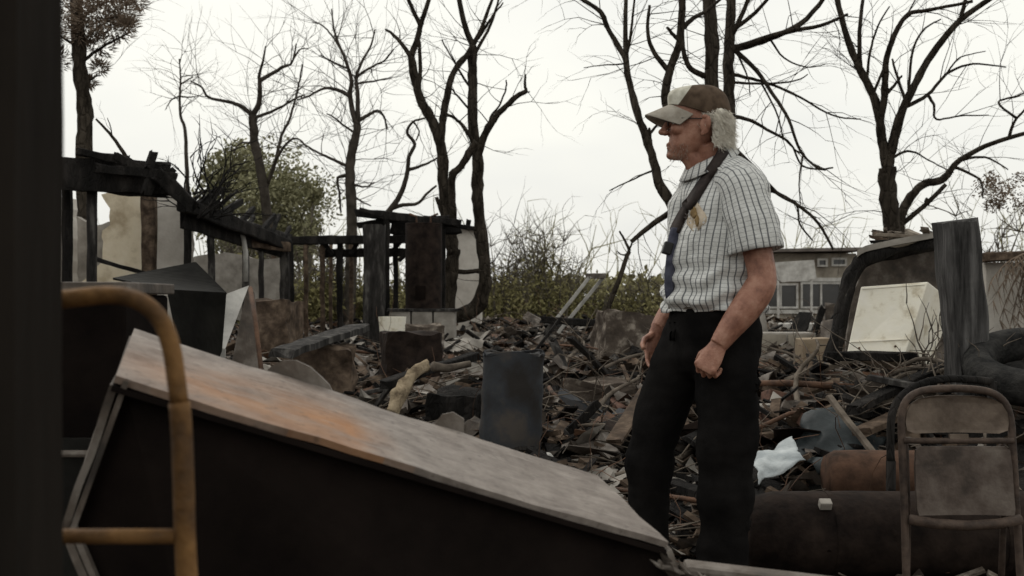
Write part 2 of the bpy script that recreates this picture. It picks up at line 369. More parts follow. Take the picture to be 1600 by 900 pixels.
def axis(lo, hi, step, far):
    c = [lo + i * step for i in range(int((hi - lo) / step) + 1)]
    a, d = [], step
    x = c[-1]
    while x < far: d *= 1.35; x += d; a.append(x)
    b, d, x = [], step, c[0]
    while x > -far: d *= 1.35; x -= d; b.append(x)
    return b[::-1] + c + a
gx, gy = axis(-7, 7, .08, 300), axis(.0, 14, .08, 450)
g = MB(); g.v = [V((x, y, gz(x, y))) for y in gy for x in gx]; nx = len(gx)
g.f = [[j * nx + i, j * nx + i + 1, (j + 1) * nx + i + 1, (j + 1) * nx + i] for j in range(len(gy) - 1) for i in range(nx - 1)]
tag(g.build('ground', 'soil', smooth=True, base=(0, 0, 0)), kind='structure')
#@@STRUCT
# ------------------------------------------------------------------ trees
def twig_set(mb, start, d, L, r, depth, droop, seg=4):
    pts = [V(start)]; d = d.normalized(); q = V(start)
    for k in range(seg):
        d = (d + V((rnd(-1, 1), rnd(-1, 1), rnd(-1, 1))) * .28 + V((0, 0, -droop))).normalized()
        q = q + d * L / seg; pts.append(V(q))
        if depth > 0 and k > 0 and random.random() < .75:
            a = (d + V((rnd(-1, 1), rnd(-1, 1), rnd(-.6, 1))) * .9)
            twig_set(mb, q, a, L * rnd(.4, .7), r * .6, depth - 1, droop, 3)
    mb.tube(pts, [r * (1 - .75 * i / seg) for i in range(seg + 1)], 4 if r > .004 else 3, cap=False)

def tree(name, label, cat, Y, branches, mat_='bark', twigs=30, tl=.9, tr=.008, droop=.0, depth=2, group=None, drift=.4, minpx=0, extra=None, grounded=True):
    """branches: (points in photo pixels, start radius px, end radius px); depth of the tree from where it stands"""
    k = Y / F
    b0 = branches[0][0][0]; base = P(b0[0], b0[1], Y); base.z = gz(base.x, base.y) - .05 if grounded else base.z
    root = thing(name, base, label, cat, group)
    done = []; tw = MB(); tot = 0
    for bi, (pp, r0, r1) in enumerate(branches):
        if bi == 0:
            pts = [(p[0], p[1], Y) for p in pp]
            bpy_ = HY - (base.z - CH) / k
            if grounded and bpy_ > pp[0][1] + 2: pts = [(pp[0][0], bpy_, Y)] + pts
        else:
            best = (1e9, None)
            for dn in done:
                for q in dn:
                    dd = math.hypot(q[0] - pp[0][0], q[1] - pp[0][1])
                    if dd < best[0]: best = (dd, q)
            s = rnd(-drift, drift); y0 = best[1][2]; pts = [best[1][:3]]; acc = 0; prev = best[1]
            for p in pp[(1 if best[0] < 14 else 0):]:
                acc += math.hypot(p[0] - prev[0], p[1] - prev[1]); prev = p
                pts.append((p[0], p[1], y0 + s * acc * k))
        cp = crom(pts, 5, .5 if r0 < 4 else .3); done.append(cp)
        W = [P(*c) for c in cp]; n = len(W)
        rad = [(r0 + (r1 - r0) * (i / (n - 1)) ** .8) * k for i in range(n)]
        if bi == 0: rad[0] *= 1.35; rad[1] *= 1.15
        mb = MB(); mb.tube(W, [q * 1.06 for q in rad], 10 if r0 > 5 else 6, jit=.35 if r0 > 5 else 0)
        mb.build('trunk' if bi == 0 else 'limb', mat_, root, smooth=True)
        L = sum((W[i + 1] - W[i]).length for i in range(n - 1))
        nt = int(.62 * twigs * L / 3 + (1 if bi else 0))
        for _ in range(nt):
            i = int((rnd(.25, 1) if bi else rnd(.55, 1)) * (n - 1)); i = min(i, n - 2)
            t = (W[i + 1] - W[i]).normalized()
            d = t * rnd(.3, 1) + V((rnd(-1, 1), rnd(-1, 1), rnd(-.5, .9)))
            twig_set(tw, W[i], d, tl * rnd(.35, 1.1), min(tr, rad[i] * .6) * rnd(.6, 1), depth, droop)
    if tw.v: tw.build('twigs', mat_, root, smooth=True)
    if extra: extra(root)
    return root

tree('bare_tree', 'big burnt tree with two forked trunks and bent low limb in front of pale wall', 'tree', 16.5, [
    ([(697, 512), (700, 470), (706, 420), (708, 390)], 14, 10),
    ([(706, 400), (698, 340), (692, 280), (690, 235), (676, 190), (657, 155), (648, 120), (642, 88)], 10, 5.5),
    ([(642, 88), (652, 62), (657, 40), (664, 18), (674, -12)], 5, 3),
    ([(657, 40), (648, 22), (634, -10)], 4, 3),
    ([(642, 90), (627, 68), (612, 52), (602, 46)], 4, 1.5),
    ([(655, 140), (657, 110), (655, 64)], 3.5, 2.5),
    ([(700, 500), (738, 486), (755, 458), (757, 420), (750, 350), (746, 300), (746, 245), (740, 200), (738, 140), (738, 90), (739, 71)], 12, 6),
    ([(739, 71), (727, 42), (716, -8)], 5, 3.5),
    ([(739, 71), (752, 46), (762, 18), (772, -8)], 4, 2),
    ([(741, 66), (760, 40), (772, 22), (786, 4)], 3, 1),
    ([(740, 90), (756, 60), (770, 30), (780, -5)], 3, 1.5),
    ([(690, 225), (691, 200), (696, 161), (709, 113), (732, 83), (739, 71)], 6, 4),
    ([(711, 385), (707, 327), (706, 278), (721, 259), (735, 235), (744, 222)], 6, 5),
    ([(746, 245), (760, 205), (775, 182), (795, 162), (810, 149), (824, 142)], 6, 3),
    ([(822, 143), (820, 130), (821, 116)], 2.5, 1.5), ([(808, 150), (818, 146), (828, 143)], 2, 1),
    ([(762, 200), (768, 180), (780, 165), (790, 140), (791, 125)], 2, 1),
    ([(734, 222), (726, 200), (712, 186), (698, 178)], 3.5, 2),
    ([(736, 140), (722, 118), (706, 90), (690, 62)], 2.5, 1),
    ([(733, 175), (715, 150), (700, 130)], 2, 1),
    ([(699, 350), (690, 330), (682, 308)], 5, 3),
    ([(722, 425), (738, 424), (752, 422)], 4, 3)], twigs=10, tl=1.0, tr=.010, drift=.3)

tree('bare_tree', 'slender crooked dead tree rising behind the charred beams', 'tree', 18.5, [
    ([(596, 505), (598, 420), (603, 336)], 6, 5.5), ([(603, 336), (625, 305), (636, 272), (639, 245), (648, 225), (636, 207), (646, 190), (664, 185)], 5, 1.5),
    ([(638, 268), (664, 257), (684, 246)], 3, 1), ([(612, 327), (630, 320), (652, 318), (668, 302), (682, 290)], 3.5, 1.5),
    ([(646, 190), (655, 205), (650, 220)], 1.5, 1)], twigs=7, tl=.8, tr=.008, mat_='bark_hazed')

tree('bare_tree', 'dead tree with dense fine crown, left of the big forked tree', 'tree', 21, [
    ([(546, 500), (549, 400), (549, 330), (547, 262), (555, 215), (559, 195)], 10, 6),
    ([(559, 195), (553, 182), (547, 150), (549, 125), (540, 95), (530, 70), (522, 48), (518, 14)], 5, 1),
    ([(559, 195), (559, 150), (557, 120), (566, 96), (580, 70), (586, 46)], 4, 1),
    ([(548, 152), (526, 140), (506, 138), (482, 150), (464, 156)], 3.5, 1),
    ([(558, 190), (575, 180), (590, 173), (600, 182), (605, 203)], 3.5, 1),
    ([(553, 206), (536, 195), (520, 182), (510, 178)], 2, .8),
    ([(546, 268), (522, 250), (492, 236), (474, 224)], 3, 1),
    ([(544, 108), (520, 97), (500, 86)], 2, .7), ([(558, 122), (580, 105), (600, 95), (616, 76)], 2.5, .8),
    ([(560, 132), (590, 126), (612, 122)], 2, .7), ([(536, 84), (522, 60), (504, 40), (488, 34)], 2, .7),
    ([(546, 275), (528, 278), (530, 300), (533, 332)], 3, 1.5), ([(548, 290), (570, 292), (585, 285)], 2, .8), ([(549, 300), (565, 315), (580, 322)], 2, .8)],
    twigs=30, tl=1.3, tr=.011, depth=2, mat_='bark_hazed')

tree('bare_tree', 'dead forked tree standing out above the dull green leafy tree', 'tree', 23, [
    ([(425, 420), (413, 300), (402, 240), (397, 215), (395, 180)], 8, 6),
    ([(395, 180), (405, 160), (406, 130), (405, 118), (411, 95), (415, 72)], 5, 1),
    ([(396, 180), (376, 166), (360, 160), (326, 152), (315, 136), (298, 127)], 4, 1),
    ([(406, 126), (440, 106), (456, 98), (463, 68)], 3.5, 1), ([(456, 98), (468, 78), (482, 76)], 1.5, .7),
    ([(399, 186), (430, 172), (458, 156), (476, 148)], 3, 1),
    ([(416, 310), (428, 260), (440, 212), (454, 182), (467, 132), (472, 100)], 3.5, 1),
    ([(422, 290), (436, 240), (460, 216), (478, 228)], 3, 1), ([(398, 225), (375, 224), (365, 240)], 2, .8)], twigs=17, tl=1.4, tr=.011, depth=2, mat_='bark_hazed')

tree('bare_tree', 'thin dead sapling left of the forked tree, behind the sloping roof edge', 'tree', 24, [
    ([(295, 440), (293, 300), (291, 240), (289, 202), (282, 180), (281, 150), (282, 120), (280, 92)], 4.5, 1),
    ([(282, 132), (294, 124), (302, 120)], 1.6, .6), ([(282, 152), (268, 156), (258, 172)], 1.6, .6), ([(282, 150), (296, 152), (310, 150)], 1.6, .6)], twigs=14, tl=1.3, tr=.010, mat_='bark_hazed')

tree('bare_tree', 'many-stemmed dead tree spreading its limbs behind the man', 'tree', 11.5, [
    ([(1120, 520), (1118, 400), (1113, 250), (1112, 140), (1112, 60), (1107, -10)], 16, 9),
    ([(1120, 420), (1134, 300), (1140, 180), (1138, 100), (1141, 50), (1143, -10)], 11, 7),
    ([(1118, 390), (1085, 350), (1056, 326), (1031, 290), (1023, 258), (1010, 215), (995, 175), (982, 122), (974, 86), (950, 45), (938, 18), (903, -5)], 10, 3),
    ([(980, 112), (977, 60), (978, -8)], 5, 3), ([(978, 95), (986, 50), (992, -8)], 3, 1.5),
    ([(972, 98), (942, 102), (912, 106)], 1.5, .6), ([(1024, 262), (1000, 275), (952, 298)], 2, .8),
    ([(1116, 300), (1060, 220), (1040, 150), (1046, 112), (1060, 72), (1065, 30), (1066, -8)], 8, 5),
    ([(1046, 112), (1022, 82), (1012, 50), (1015, 8)], 4.5, 2), ([(1058, 62), (1050, 52), (1042, 42)], 3.5, 2),
    ([(1110, 128), (1080, 108), (1068, 80), (1066, 50)], 5, 3), ([(1066, 44), (1084, 28), (1102, 18), (1130, -5)], 4, 2),
    ([(1056, 326), (1022, 349), (1000, 366), (986, 378)], 5, 3.2), ([(1018, 215), (1026, 195), (1030, 178)], 3, 1),
    ([(1020, 240), (1016, 215), (1014, 200)], 3, 2),
    ([(1140, 82), (1190, 64), (1250, 38), (1292, -8)], 7, 3), ([(1150, 80), (1220, 52), (1282, 40), (1325, 22)], 5, 2),
    ([(1141, 60), (1156, 30), (1172, -8)], 5, 3), ([(1148, 45), (1180, 20), (1205, -8)], 4, 2.5),
    ([(1146, 82), (1180, 108), (1204, 142), (1232, 186), (1250, 235), (1278, 262), (1302, 262)], 4, 1.2),
    ([(1140, 118), (1160, 120), (1200, 130), (1250, 152), (1300, 180), (1345, 186)], 3.5, 1),
    ([(1140, 178), (1172, 188), (1205, 206), (1235, 225), (1253, 258), (1290, 266)], 3.5, 1.2),
    ([(1140, 132), (1190, 131), (1240, 127), (1262, 116)], 2.5, .8),
    ([(1136, 235), (1160, 245), (1182, 266), (1212, 300), (1246, 320), (1278, 348), (1302, 390)], 4.5, 1.8),
    ([(1186, 292), (1215, 302), (1244, 320), (1250, 350), (1270, 376)], 3.5, 1.2),
    ([(1250, 242), (1249, 280), (1251, 320)], 1.6, .8), ([(1190, 130), (1215, 180), (1225, 215), (1250, 240)], 1.8, 1),
    ([(1150, 84), (1168, 120), (1172, 150)], 2, .7), ([(1200, 62), (1225, 90), (1260, 105), (1290, 100)], 2, .7)],
    twigs=15, tl=1.0, tr=.007, droop=.10, drift=.3)

tree('dead_sapling', 'thin dark broken sapling standing between the rubble and the man', 'sapling', 11.5, [
    ([(944, 515), (950, 482), (962, 450), (970, 430), (979, 402), (984, 392)], 5, 3),
    ([(984, 392), (976, 376), (968, 361)], 2.6, 1.4), ([(982, 398), (972, 398), (964, 392)], 1.5, .8), ([(980, 396), (986, 384), (990, 372)], 2, 1)], twigs=1, tl=.2, depth=0, tr=.005)

tree('bare_tree', 'tall dead tree forking in a narrow vase above the charred post', 'tree', 12.5, [
    ([(1400, 440), (1394, 360), (1388, 300), (1386, 262)], 14, 12),
    ([(1386, 262), (1377, 210), (1371, 168), (1350, 120), (1336, 92), (1320, 48), (1307, -8)], 8, 4),
    ([(1376, 190), (1382, 150), (1385, 92), (1400, 50), (1420, 22), (1450, 16), (1520, 2)], 6, 2),
    ([(1388, 258), (1394, 228), (1405, 186), (1425, 140), (1456, 85), (1500, 32), (1556, -8)], 8.5, 3.5),
    ([(1414, 165), (1450, 148), (1480, 115), (1520, 100), (1572, 105)], 3.5, 1), ([(1448, 150), (1459, 164), (1463, 186), (1500, 181), (1545, 180)], 2.5, .8),
    ([(1345, 105), (1343, 50), (1349, -8)], 4, 2.5), ([(1386, 150), (1400, 130), (1409, 118)], 3, 1.5), ([(1410, 160), (1402, 120), (1394, 92)], 3, 1.5),
    ([(1355, 130), (1360, 80), (1372, 40), (1390, 10)], 2.5, 1), ([(1365, 150), (1380, 110), (1398, 60), (1430, 0)], 2.5, 1),
    ([(1420, 150), (1424, 90), (1440, 50), (1470, 30)], 2.5, 1), ([(1500, 32), (1506, 12), (1510, -8)], 3.5, 2.5), ([(1480, 115), (1500, 90), (1540, 80)], 1.6, .7),
    ([(1388, 252), (1410, 238), (1430, 238), (1450, 250), (1490, 270)], 2.5, .8)], twigs=13, tl=.9, tr=.007, drift=.3)

def brown_leaves(cx, cy, Y, rx, ry, n, size, m='leaf_brown'):
    def fn(root):
        mb = MB(); k = Y / F; c = P(cx, cy, Y)
        cl = [(c + V((rnd(-1, 1) * rx * k, rnd(-1, 1) * rx * k, rnd(-1, 1) * ry * k)), rnd(.25, .5)) for _ in range(14)]
        for _ in range(n):
            q, r = random.choice(cl)
            d = V((random.gauss(0, 1), random.gauss(0, 1), random.gauss(0, 1))).normalized() * rnd(.1, 1) ** .6 * r * rx * k * 1.1
            leaf(mb, q + d, size)
        mb.build('crown', m, root)
    return fn
def leaf(mb, p, s):
    a = V((rnd(-1, 1), rnd(-1, 1), rnd(-1, 1))).normalized(); b = a.orthogonal().normalized(); b.rotate(Quaternion(a, rnd(0, 6.28)))
    L = s * rnd(.6, 1.4)
    mb.add([p - a * L, p + b * L * .42, p + a * L, p - b * L * .42], [(0, 1, 2, 3)])

tree('leaning_tree', 'scorched tree arching over from behind the charred post at the right edge', 'tree', 13.5, [
    ([(1412, 470), (1406, 365), (1414, 322), (1440, 290), (1468, 282), (1482, 272)], 8, 5),
    ([(1482, 272), (1500, 250), (1550, 224), (1610, 206)], 5, 3), ([(1416, 350), (1446, 320), (1478, 288)], 4, 3),
    ([(1440, 320), (1448, 310), (1452, 322)], 3, 1), ([(1500, 252), (1540, 246), (1575, 265)], 2.5, 1), ([(1575, 216), (1585, 190), (1605, 168)], 3, 1.5),
    ([(1490, 262), (1530, 280), (1536, 310)], 2.5, 1), ([(1560, 160), (1590, 150), (1610, 140)], 2, 1)], twigs=12, tl=.9, tr=.007, extra=brown_leaves(1580, 300, 13.5, 40, 34, 1500, .022))

def pine_crown(root):
    mb = MB(); Y = 14; k = Y / F
    spots = [(165, 10, 45), (180, 45, 32), (150, 70, 30), (150, 25, 45), (195, 20, 26), (130, 50, 30), (200, 38, 16), (155, 105, 14), (140, 128, 12), (120, 5, 40), (75, 40, 40), (80, 90, 30), (215, 2, 18)]
    for (x, y, r) in spots:
        yy = Y + rnd(-.35, .35)
        for _ in range(int(r * 13)):
            d = V((random.gauss(0, 1), random.gauss(0, 1), random.gauss(0, 1))).normalized() * rnd(.05, 1) ** .5 * r * k
            d.z *= .7
            p = P(x, y, yy) + d; a = (d.normalized() + V((rnd(-.5, .5), rnd(-.5, .5), .3))).normalized() * rnd(.05, .11); b = a.orthogonal().normalized() * .011
            mb.add([p - b, p + b, p + a], [(0, 1, 2)])
    mb.build('crown', 'leaf_brown', root)
tree('pine_tree', 'scorched brown pine behind the burnt house at the left', 'tree', 14, [
    ([(132, 470), (132, 240), (132, 170), (125, 100), (121, 40), (118, -20)], 13, 9),
    ([(126, 100), (150, 80), (180, 62), (205, 50)], 3, 1), ([(124, 70), (150, 45), (190, 20)], 3, 1), ([(130, 135), (145, 122), (158, 118)], 2, .8), ([(122, 40), (150, 10), (200, -4)], 3, 1), ([(122, 80), (100, 60), (70, 40)], 3, 1)],
    twigs=6, tl=.7, tr=.008, extra=pine_crown)
tree('fallen_branch', 'thin bare branch slanting up from the charred roof beam', 'branch', 10.4, [
    ([(205, 262), (196, 244), (176, 214), (150, 186)], 4.5, 1.5), ([(176, 214), (172, 196), (168, 184)], 1.2, .5)], twigs=3, tl=.4, tr=.005, depth=1, grounded=False)

def leafy(name, label, px, py, Y, rx, ry, n, size, m, trunk_r=.08, group=None, floor_=None, lobes=18):
    k = Y / F; base = P(px, py, Y); base.z = gz(base.x, base.y) - .03
    root = thing(name, base, label, 'tree' if 'tree' in name else 'shrub', group)
    c = P(px, py, Y); tb = MB()
    cl = []
    for i in range(lobes):
        a = rnd(0, 6.283); h = rnd(-1, 1); w = math.sqrt(max(0, 1 - h * h * .8)) * rnd(.3, .85)
        cl.append((c + V((math.cos(a) * w * rx * k, math.sin(a) * w * rx * k, h * ry * k * .8)), rnd(.22, .42)))
    for q, r in cl[:10]:
        mid = base.lerp(q, .5) + V((rnd(-.2, .2), rnd(-.2, .2), 0)) * rx * k * .5
        tb.tube([base, mid, q], [trunk_r, trunk_r * .6, trunk_r * .2], 5)
    tb.build('trunk', 'scrubstem', root, smooth=True)
    mb = MB(); s0 = min(rx, ry) * k
    for _ in range(n):
        q, r = random.choice(cl)
        d = V((random.gauss(0, 1), random.gauss(0, 1), random.gauss(0, 1))).normalized() * rnd(.1, 1.15) ** .6 * r * s0 * 1.5
        p = q + d
        if p.z > gz(p.x, p.y): leaf(mb, p, size)
    mb.build('crown', m, root)
    return root
leafy('leafy_tree', 'dull green leafy tree behind the sloping roof edge', 405, 325, 26, 104, 88, 20000, .062, 'leaf_green', .12, lobes=26)
leafy('leafy_shrub', 'low leafy growth between the green tree and dense crowned dead tree', 478, 345, 25, 30, 60, 1800, .075, 'leaf_green', .06)

def scrub(label, px, top, Y, w, n, leaves, group=None, m='scrub', seed=0):
    k = Y / F; base = P(px, 500, Y); base.z = gz(base.x, base.y) - .03
    root = thing('scrub_bush', base, label, 'shrub', group); st = MB(); lf = MB()
    H = P(px, top, Y).z - base.z
    for i in range(n):
        x = rnd(-1, 1) * w * k * .5; h = H * rnd(.5, 1.05) * (1 - .35 * abs(x) / (w * k * .5)); lean = rnd(-.3, .3) * h
        p0 = base + V((x, rnd(-.6, .6), 0)); pts = [p0]
        for q in (.35, .7, 1): pts.append(p0 + V((lean * q + rnd(-.06, .06), rnd(-.12, .12) * h * q, h * q)))
        st.tube(pts, [.038, .03, .02, .007], 5)
        for _ in range(11):
            q = pts[random.choice((1, 2, 2, 3, 3))]
            twig_set(st, q, V((rnd(-1, 1), rnd(-1, 1), rnd(.1, 1))), h * rnd(.15, .4), .012, 2, 0, 3)
        for _ in range(leaves):
            q = pts[0].lerp(pts[2], random.random() ** .8) + V((random.gauss(0, .3), random.gauss(0, .3), random.gauss(0, .2)))
            if q.z > base.z: leaf(lf, q, .055)
    st.build('stems', 'scrubstem', root)
    lf.build('crown', m, root)
for a in [('sparse olive thicket just right of the pale wall', 790, 378, 25, 100, 24, 150), ('taller half-bare thicket left of the leaning two-railed trestle', 838, 352, 26, 100, 26, 150),
          ('low olive brush behind the leaning two-railed trestle', 905, 440, 27, 110, 24, 120), ('low brush left of the man, behind the dark broken sapling', 1000, 432, 27, 100, 24, 120),
          ('brush growing behind the carport posts', 510, 385, 22, 120, 22, 260), ('brush behind the tan post of the burnt house', 400, 385, 20, 130, 22, 260),
          ('brush between the dark post and the blackened water heater', 630, 415, 22, 90, 14, 260), ('brown brush above the charred post at the right', 1540, 330, 17, 110, 14, 120)]:
    scrub(*a, m='leaf_brown' if 'brown brush' in a[0] else 'scrub')

# far wood: one mass behind everything
fw = MB()
for _ in range(32000):
    x = rnd(-42, 42); y = rnd(34, 44); h = 1.35 + .75 * nv((x, 0, 0), .16, 4) + .4 * nv((x, y, 0), .7, 8) + (.8 if x < -9 else 0)
    z = gz(x, y) + rnd(0, 1) ** .7 * max(.5, h)
    leaf(fw, V((x, y, z)), rnd(.1, .2))
for _ in range(260):
    x = rnd(-42, 42); y = rnd(33, 42); b = V((x, y, gz(x, y)))
    twig_set(fw, b, V((rnd(-.2, .2), rnd(-.2, .2), 1)), rnd(1.5, 3.4), .035, 2, 0, 4)
tag(fw.build('far_scrub_wood', 'farwood', base=(0, 38, 0)), 'low olive scrub wood along the horizon', 'scrub', kind='stuff')

# ------------------------------------------------------------------ burnt house at the left
HB = V((-4.6, 11.2, gz(-4.6, 11.2)))
house = thing('burnt_house', HB, 'burnt-out house at left with stained plaster wall and charred eave beam', 'house')
def pp(poly, Y): return [P(x, y, Y) for x, y in poly]
def slab(name, poly, Y, th, m, root, jag=0, Yr=None):
    """wall-like slab: outline at distance Y, real thickness th going back"""
    b = MB(); n = len(poly); out = []
    for i in range(n):
        a, c = poly[i], poly[(i + 1) % n]; out.append(a)
        if jag:
            L = math.hypot(c[0] - a[0], c[1] - a[1]); s = int(L / 9)
            for k in range(1, s): out.append((a[0] + (c[0] - a[0]) * k / s + rnd(-jag, jag), a[1] + (c[1] - a[1]) * k / s + rnd(-jag, jag)))
    if Yr:   # slanted in plan: distance varies with px
        pts = [P(x, y, Yr[0] + (Yr[1] - Yr[0]) * (x - Yr[2]) / (Yr[3] - Yr[2])) for x, y in out]
    else: pts = pp(out, Y)
    b.prism(pts, (0, th, 0)); return b.build(name, m, root)
gy12 = HY + (CH - .35) / 12.0 * F
slab('plaster_wall', [(158, 304), (172, 300), (226, 300), (222, 330), (228, 352), (221, 380), (226, 400), (232, gy12), (120, gy12), (128, 440), (160, 408), (160, 360), (172, 352), (172, 326)], 12, .14, 'plaster', house, 1.6)
slab('plaster_wall', [(234, 312), (262, 302), (296, 306), (298, 350), (294, 420), (296, gy12), (228, gy12), (230, 392), (236, 360), (230, 335)], 12, .14, 'plaster_grey', house, 1.6)
slab('plaster_wall', [(60, 345), (120, 338), (150, 352), (180, 346), (230, 350), (298, 344), (298, gy12), (60, gy12)], 12.9, .14, 'concrete', house, 2)
slab('plaster_wall', [(70, 310), (112, 310), (116, gy12), (60, gy12)], 12.4, .14, 'plaster_grey', house, 1.5)
for (x0, x1, y0, Y, m) in [(137, 150, 288, 10.6, 'char_grey'), (223, 243, 292, 11.7, 'board'), (98, 112, 292, 10.8, 'char'), (288, 298, 300, 11.8, 'char')]:
    b = MB(); w = (x1 - x0) * Y / F; p = P((x0 + x1) / 2, y0, Y); b.plank((p.x, Y, gz(p.x, Y) - .1), p, w, w * .9, 9, .14, side=(1, 0, 0)); b.build('post', m, house)
b = MB()
for k in range(4):
    b.plank(P(60, 268 - k * 3 + k * 5, 10.4 + k * .07), P(262 + rnd(-14, 8), 280 + rnd(-6, 6) + k * 2, 10.4 + k * .07), .33 - k * .03, .06, 14, .45, side=(0, 0, 1))
b.build('eave_beam', 'char', house)
for (a, c, w, t) in [((150, 262), (272, 276), .10, .08), ((232, 262), (240, 238), .07, .06), ((196, 262), (204, 246), .06, .05), ((245, 284), (272, 264), .06, .06), ((120, 236), (180, 248), .08, .08), ((244, 270), (300, 322), .14, .1), ((228, 300), (236, 270), .09, .08), ((258, 262), (268, 268), .05, .04), ((180, 244), (270, 292), .08, .06)]:
    b = MB(); b.plank(P(*a, 10.25), P(*c, 10.3), w, t, 5, .35, side=(0, 0, 1)); b.build('charred_stub', 'char', house)
# collapsed sloping roof edge
for i, (a, Ya, c, Yc, w, t, m) in enumerate([((283, 318), 10.6, (452, 384), 13.6, .16, .1, 'char'), ((285, 340), 10.8, (448, 392), 13.9, .22, .05, 'char'), ((300, 326), 11.3, (452, 372), 14.3, .1, .08, 'char_grey'),
        ((372, 376), 12.4, (450, 386), 13.4, .12, .06, 'board')]):
    b = MB(); b.plank(P(*a, Ya), P(*c, Yc), w, t, 14, .3, side=(0, 0, 1)); b.build('collapsed_rafter', m, house)
for i in range(9):
    t = i / 9 + .04; a = P(290 + 160 * t, 325 + 60 * t, 10.8 + 3 * t); c = a + V((rnd(-.15, .1), .9, .32 + rnd(-.08, .08)))
    b = MB(); b.plank(a, c, .07, .05, 5, .35, side=(0, 0, 1)); b.build('rafter_tail', 'char', house)
for (x, y0, Y, w) in [(384, 392, 12.6, .07), (445, 388, 13.7, .12), (330, 350, 11.6, .07), (408, 385, 13.0, .06)]:
    p = P(x, y0, Y); b = MB(); b.plank((p.x, Y, gz(p.x, Y) - .1), p, w, w, 8, .25, side=(1, 0, 0)); b.build('post', 'char_grey', house)
b = MB(); b.tube([P(384, 440, 12.3), P(384, 395, 12.3), P(380, 372, 12.3), P(372, 360, 12.3), P(362, 356, 12.3)], .03, 7); b.build('vent_pipe', 'sheetlight', house, smooth=True)
for _ in range(9):   # charred shreds sticking up along the rafter
    t = rnd(0, .35); a = P(285 + 160 * t, 318 + 60 * t, 10.7 + 3 * t); b = MB()
    b.plank(a - V((0, 0, .05)), a + V((rnd(-.1, .3), rnd(.0, .4), rnd(.05, .28))), .04, .02, 4, .6); b.build('charred_stub', 'char', house)

slab('low_wall', [(300, 402), (352, 394), (404, 405), (446, 402), (450, 500), (296, 500)], 14.6, .15, 'concrete', house, 2)
for k in range(7):
    b = MB(); 
    for _ in range(4): twig_set(b, P(rnd(296, 350), rnd(300, 345), rnd(10.7, 11.4)), V((rnd(-.6, .9), rnd(-.4, .6), rnd(.3, 1))), rnd(.25, .6), .014, 2, 0, 4)
    tag(b.build('charred_twigs', 'char', house), kind='stuff')
for (a, c) in [((150, 404), (226, 428))]:
    b = MB(); b.plank(P(*a, 11.6), P(*c, 11.6), .045, .04, 6, .5, side=(0, 0, 1)); b.build('charred_stub', 'char', house)
# ------------------------------------------------------------------ burnt carport frame in the middle
CB = P(560, 520, 15.2); CB.z = gz(CB.x, CB.y)
car = thing('carport_frame', CB, 'charred open timber carport frame with posts and crossbeams', 'carport')
for (a, c, Y, w, t) in [((440, 376), (632, 374), 15.4, .13, .1), ((500, 396), (630, 394), 15.6, .13, .08), ((556, 332), (722, 350), 15.2, .12, .1), ((560, 352), (640, 340), 15.3, .09, .07),
                        ((562, 328), (600, 336), 15.0, .06, .06), ((600, 344), (700, 342), 15.6, .1, .08), ((616, 356), (718, 356), 15.5, .2, .1), ((616, 362), (690, 364), 15.7, .12, .1), ((690, 345), (714, 348), 15.1, .1, .08)]:
    b = MB(); b.plank(P(*a, Y), P(*c, Y), w, t, 10, .25, side=(0, 0, 1)); b.build('crossbeam', 'char', car)
for (x, y0, Y, w) in [(504, 374, 15.5, .09), (531, 372, 15.5, .11), (478, 376, 15.4, .08), (455, 378, 15.4, .10), (517, 376, 16.4, .07), (549, 376, 16.2, .08), (604, 338, 15.2, .12), (692, 350, 15.2, .1), (618, 360, 15.8, .1), (428, 400, 15, .09)]:
    p = P(x, y0, Y); b = MB(); w *= .75; b.plank((p.x, Y, gz(p.x, Y) - .1), p, w, w, 8, .3, side=(1, 0, 0)); b.build('post', 'char' if w > .07 else 'board', car)
for (a, c) in [((505, 378), (520, 398)), ((560, 376), (548, 396)), ((610, 396), (640, 362)), ((622, 408), (650, 380))]:
    b = MB(); b.plank(P(*a, 15.5), P(*c, 15.5), .06, .05, 4, .3, side=(0, 0, 1)); b.build('brace', 'char', car)
p = P(585, 352, 13.6); b = MB(); b.plank((p.x, 13.6, gz(p.x, 13.6) - .1), p, .27, .24, 9, .10, side=(1, 0, 0))
tag(b.build('charred_pillar', 'char_grey'), 'thick blue-grey charred pillar left of the blackened water heater', 'pillar')

# pale wall end behind the big tree
p = P(733, 520, 18.5); z0 = gz(p.x, 18.5) - .1
wl_ = thing('stucco_wall', (p.x, 18.5, z0), 'pale stucco wall fragment standing behind the big forked tree', 'wall')
b = MB(); x0, x1 = P(706, 0, 18.5).x, P(751, 0, 18.5).x
b.hexa([(x0, 18.5, z0), (x1, 18.5, z0), (x1, 19.6, z0), (x0, 19.6, z0)], [(x0, 18.5, P(0, 352, 18.5).z), (x1, 18.5, P(0, 360, 18.5).z), (x1, 19.6, P(0, 360, 18.5).z), (x0, 19.6, P(0, 352, 18.5).z)]); b.build('wall_panel', 'plaster_grey', wl_)
b = MB(); b.plank(P(700, 350, 18.45), P(752, 359, 18.45), .08, .12, 6, .2, side=(0, 0, 1)); b.build('charred_cap', 'char', wl_)
b = MB(); b.plank(P(731, 357, 18.5), P(733, 346, 18.5), .1, .1, 3, .4); b.build('charred_stub', 'char', wl_)

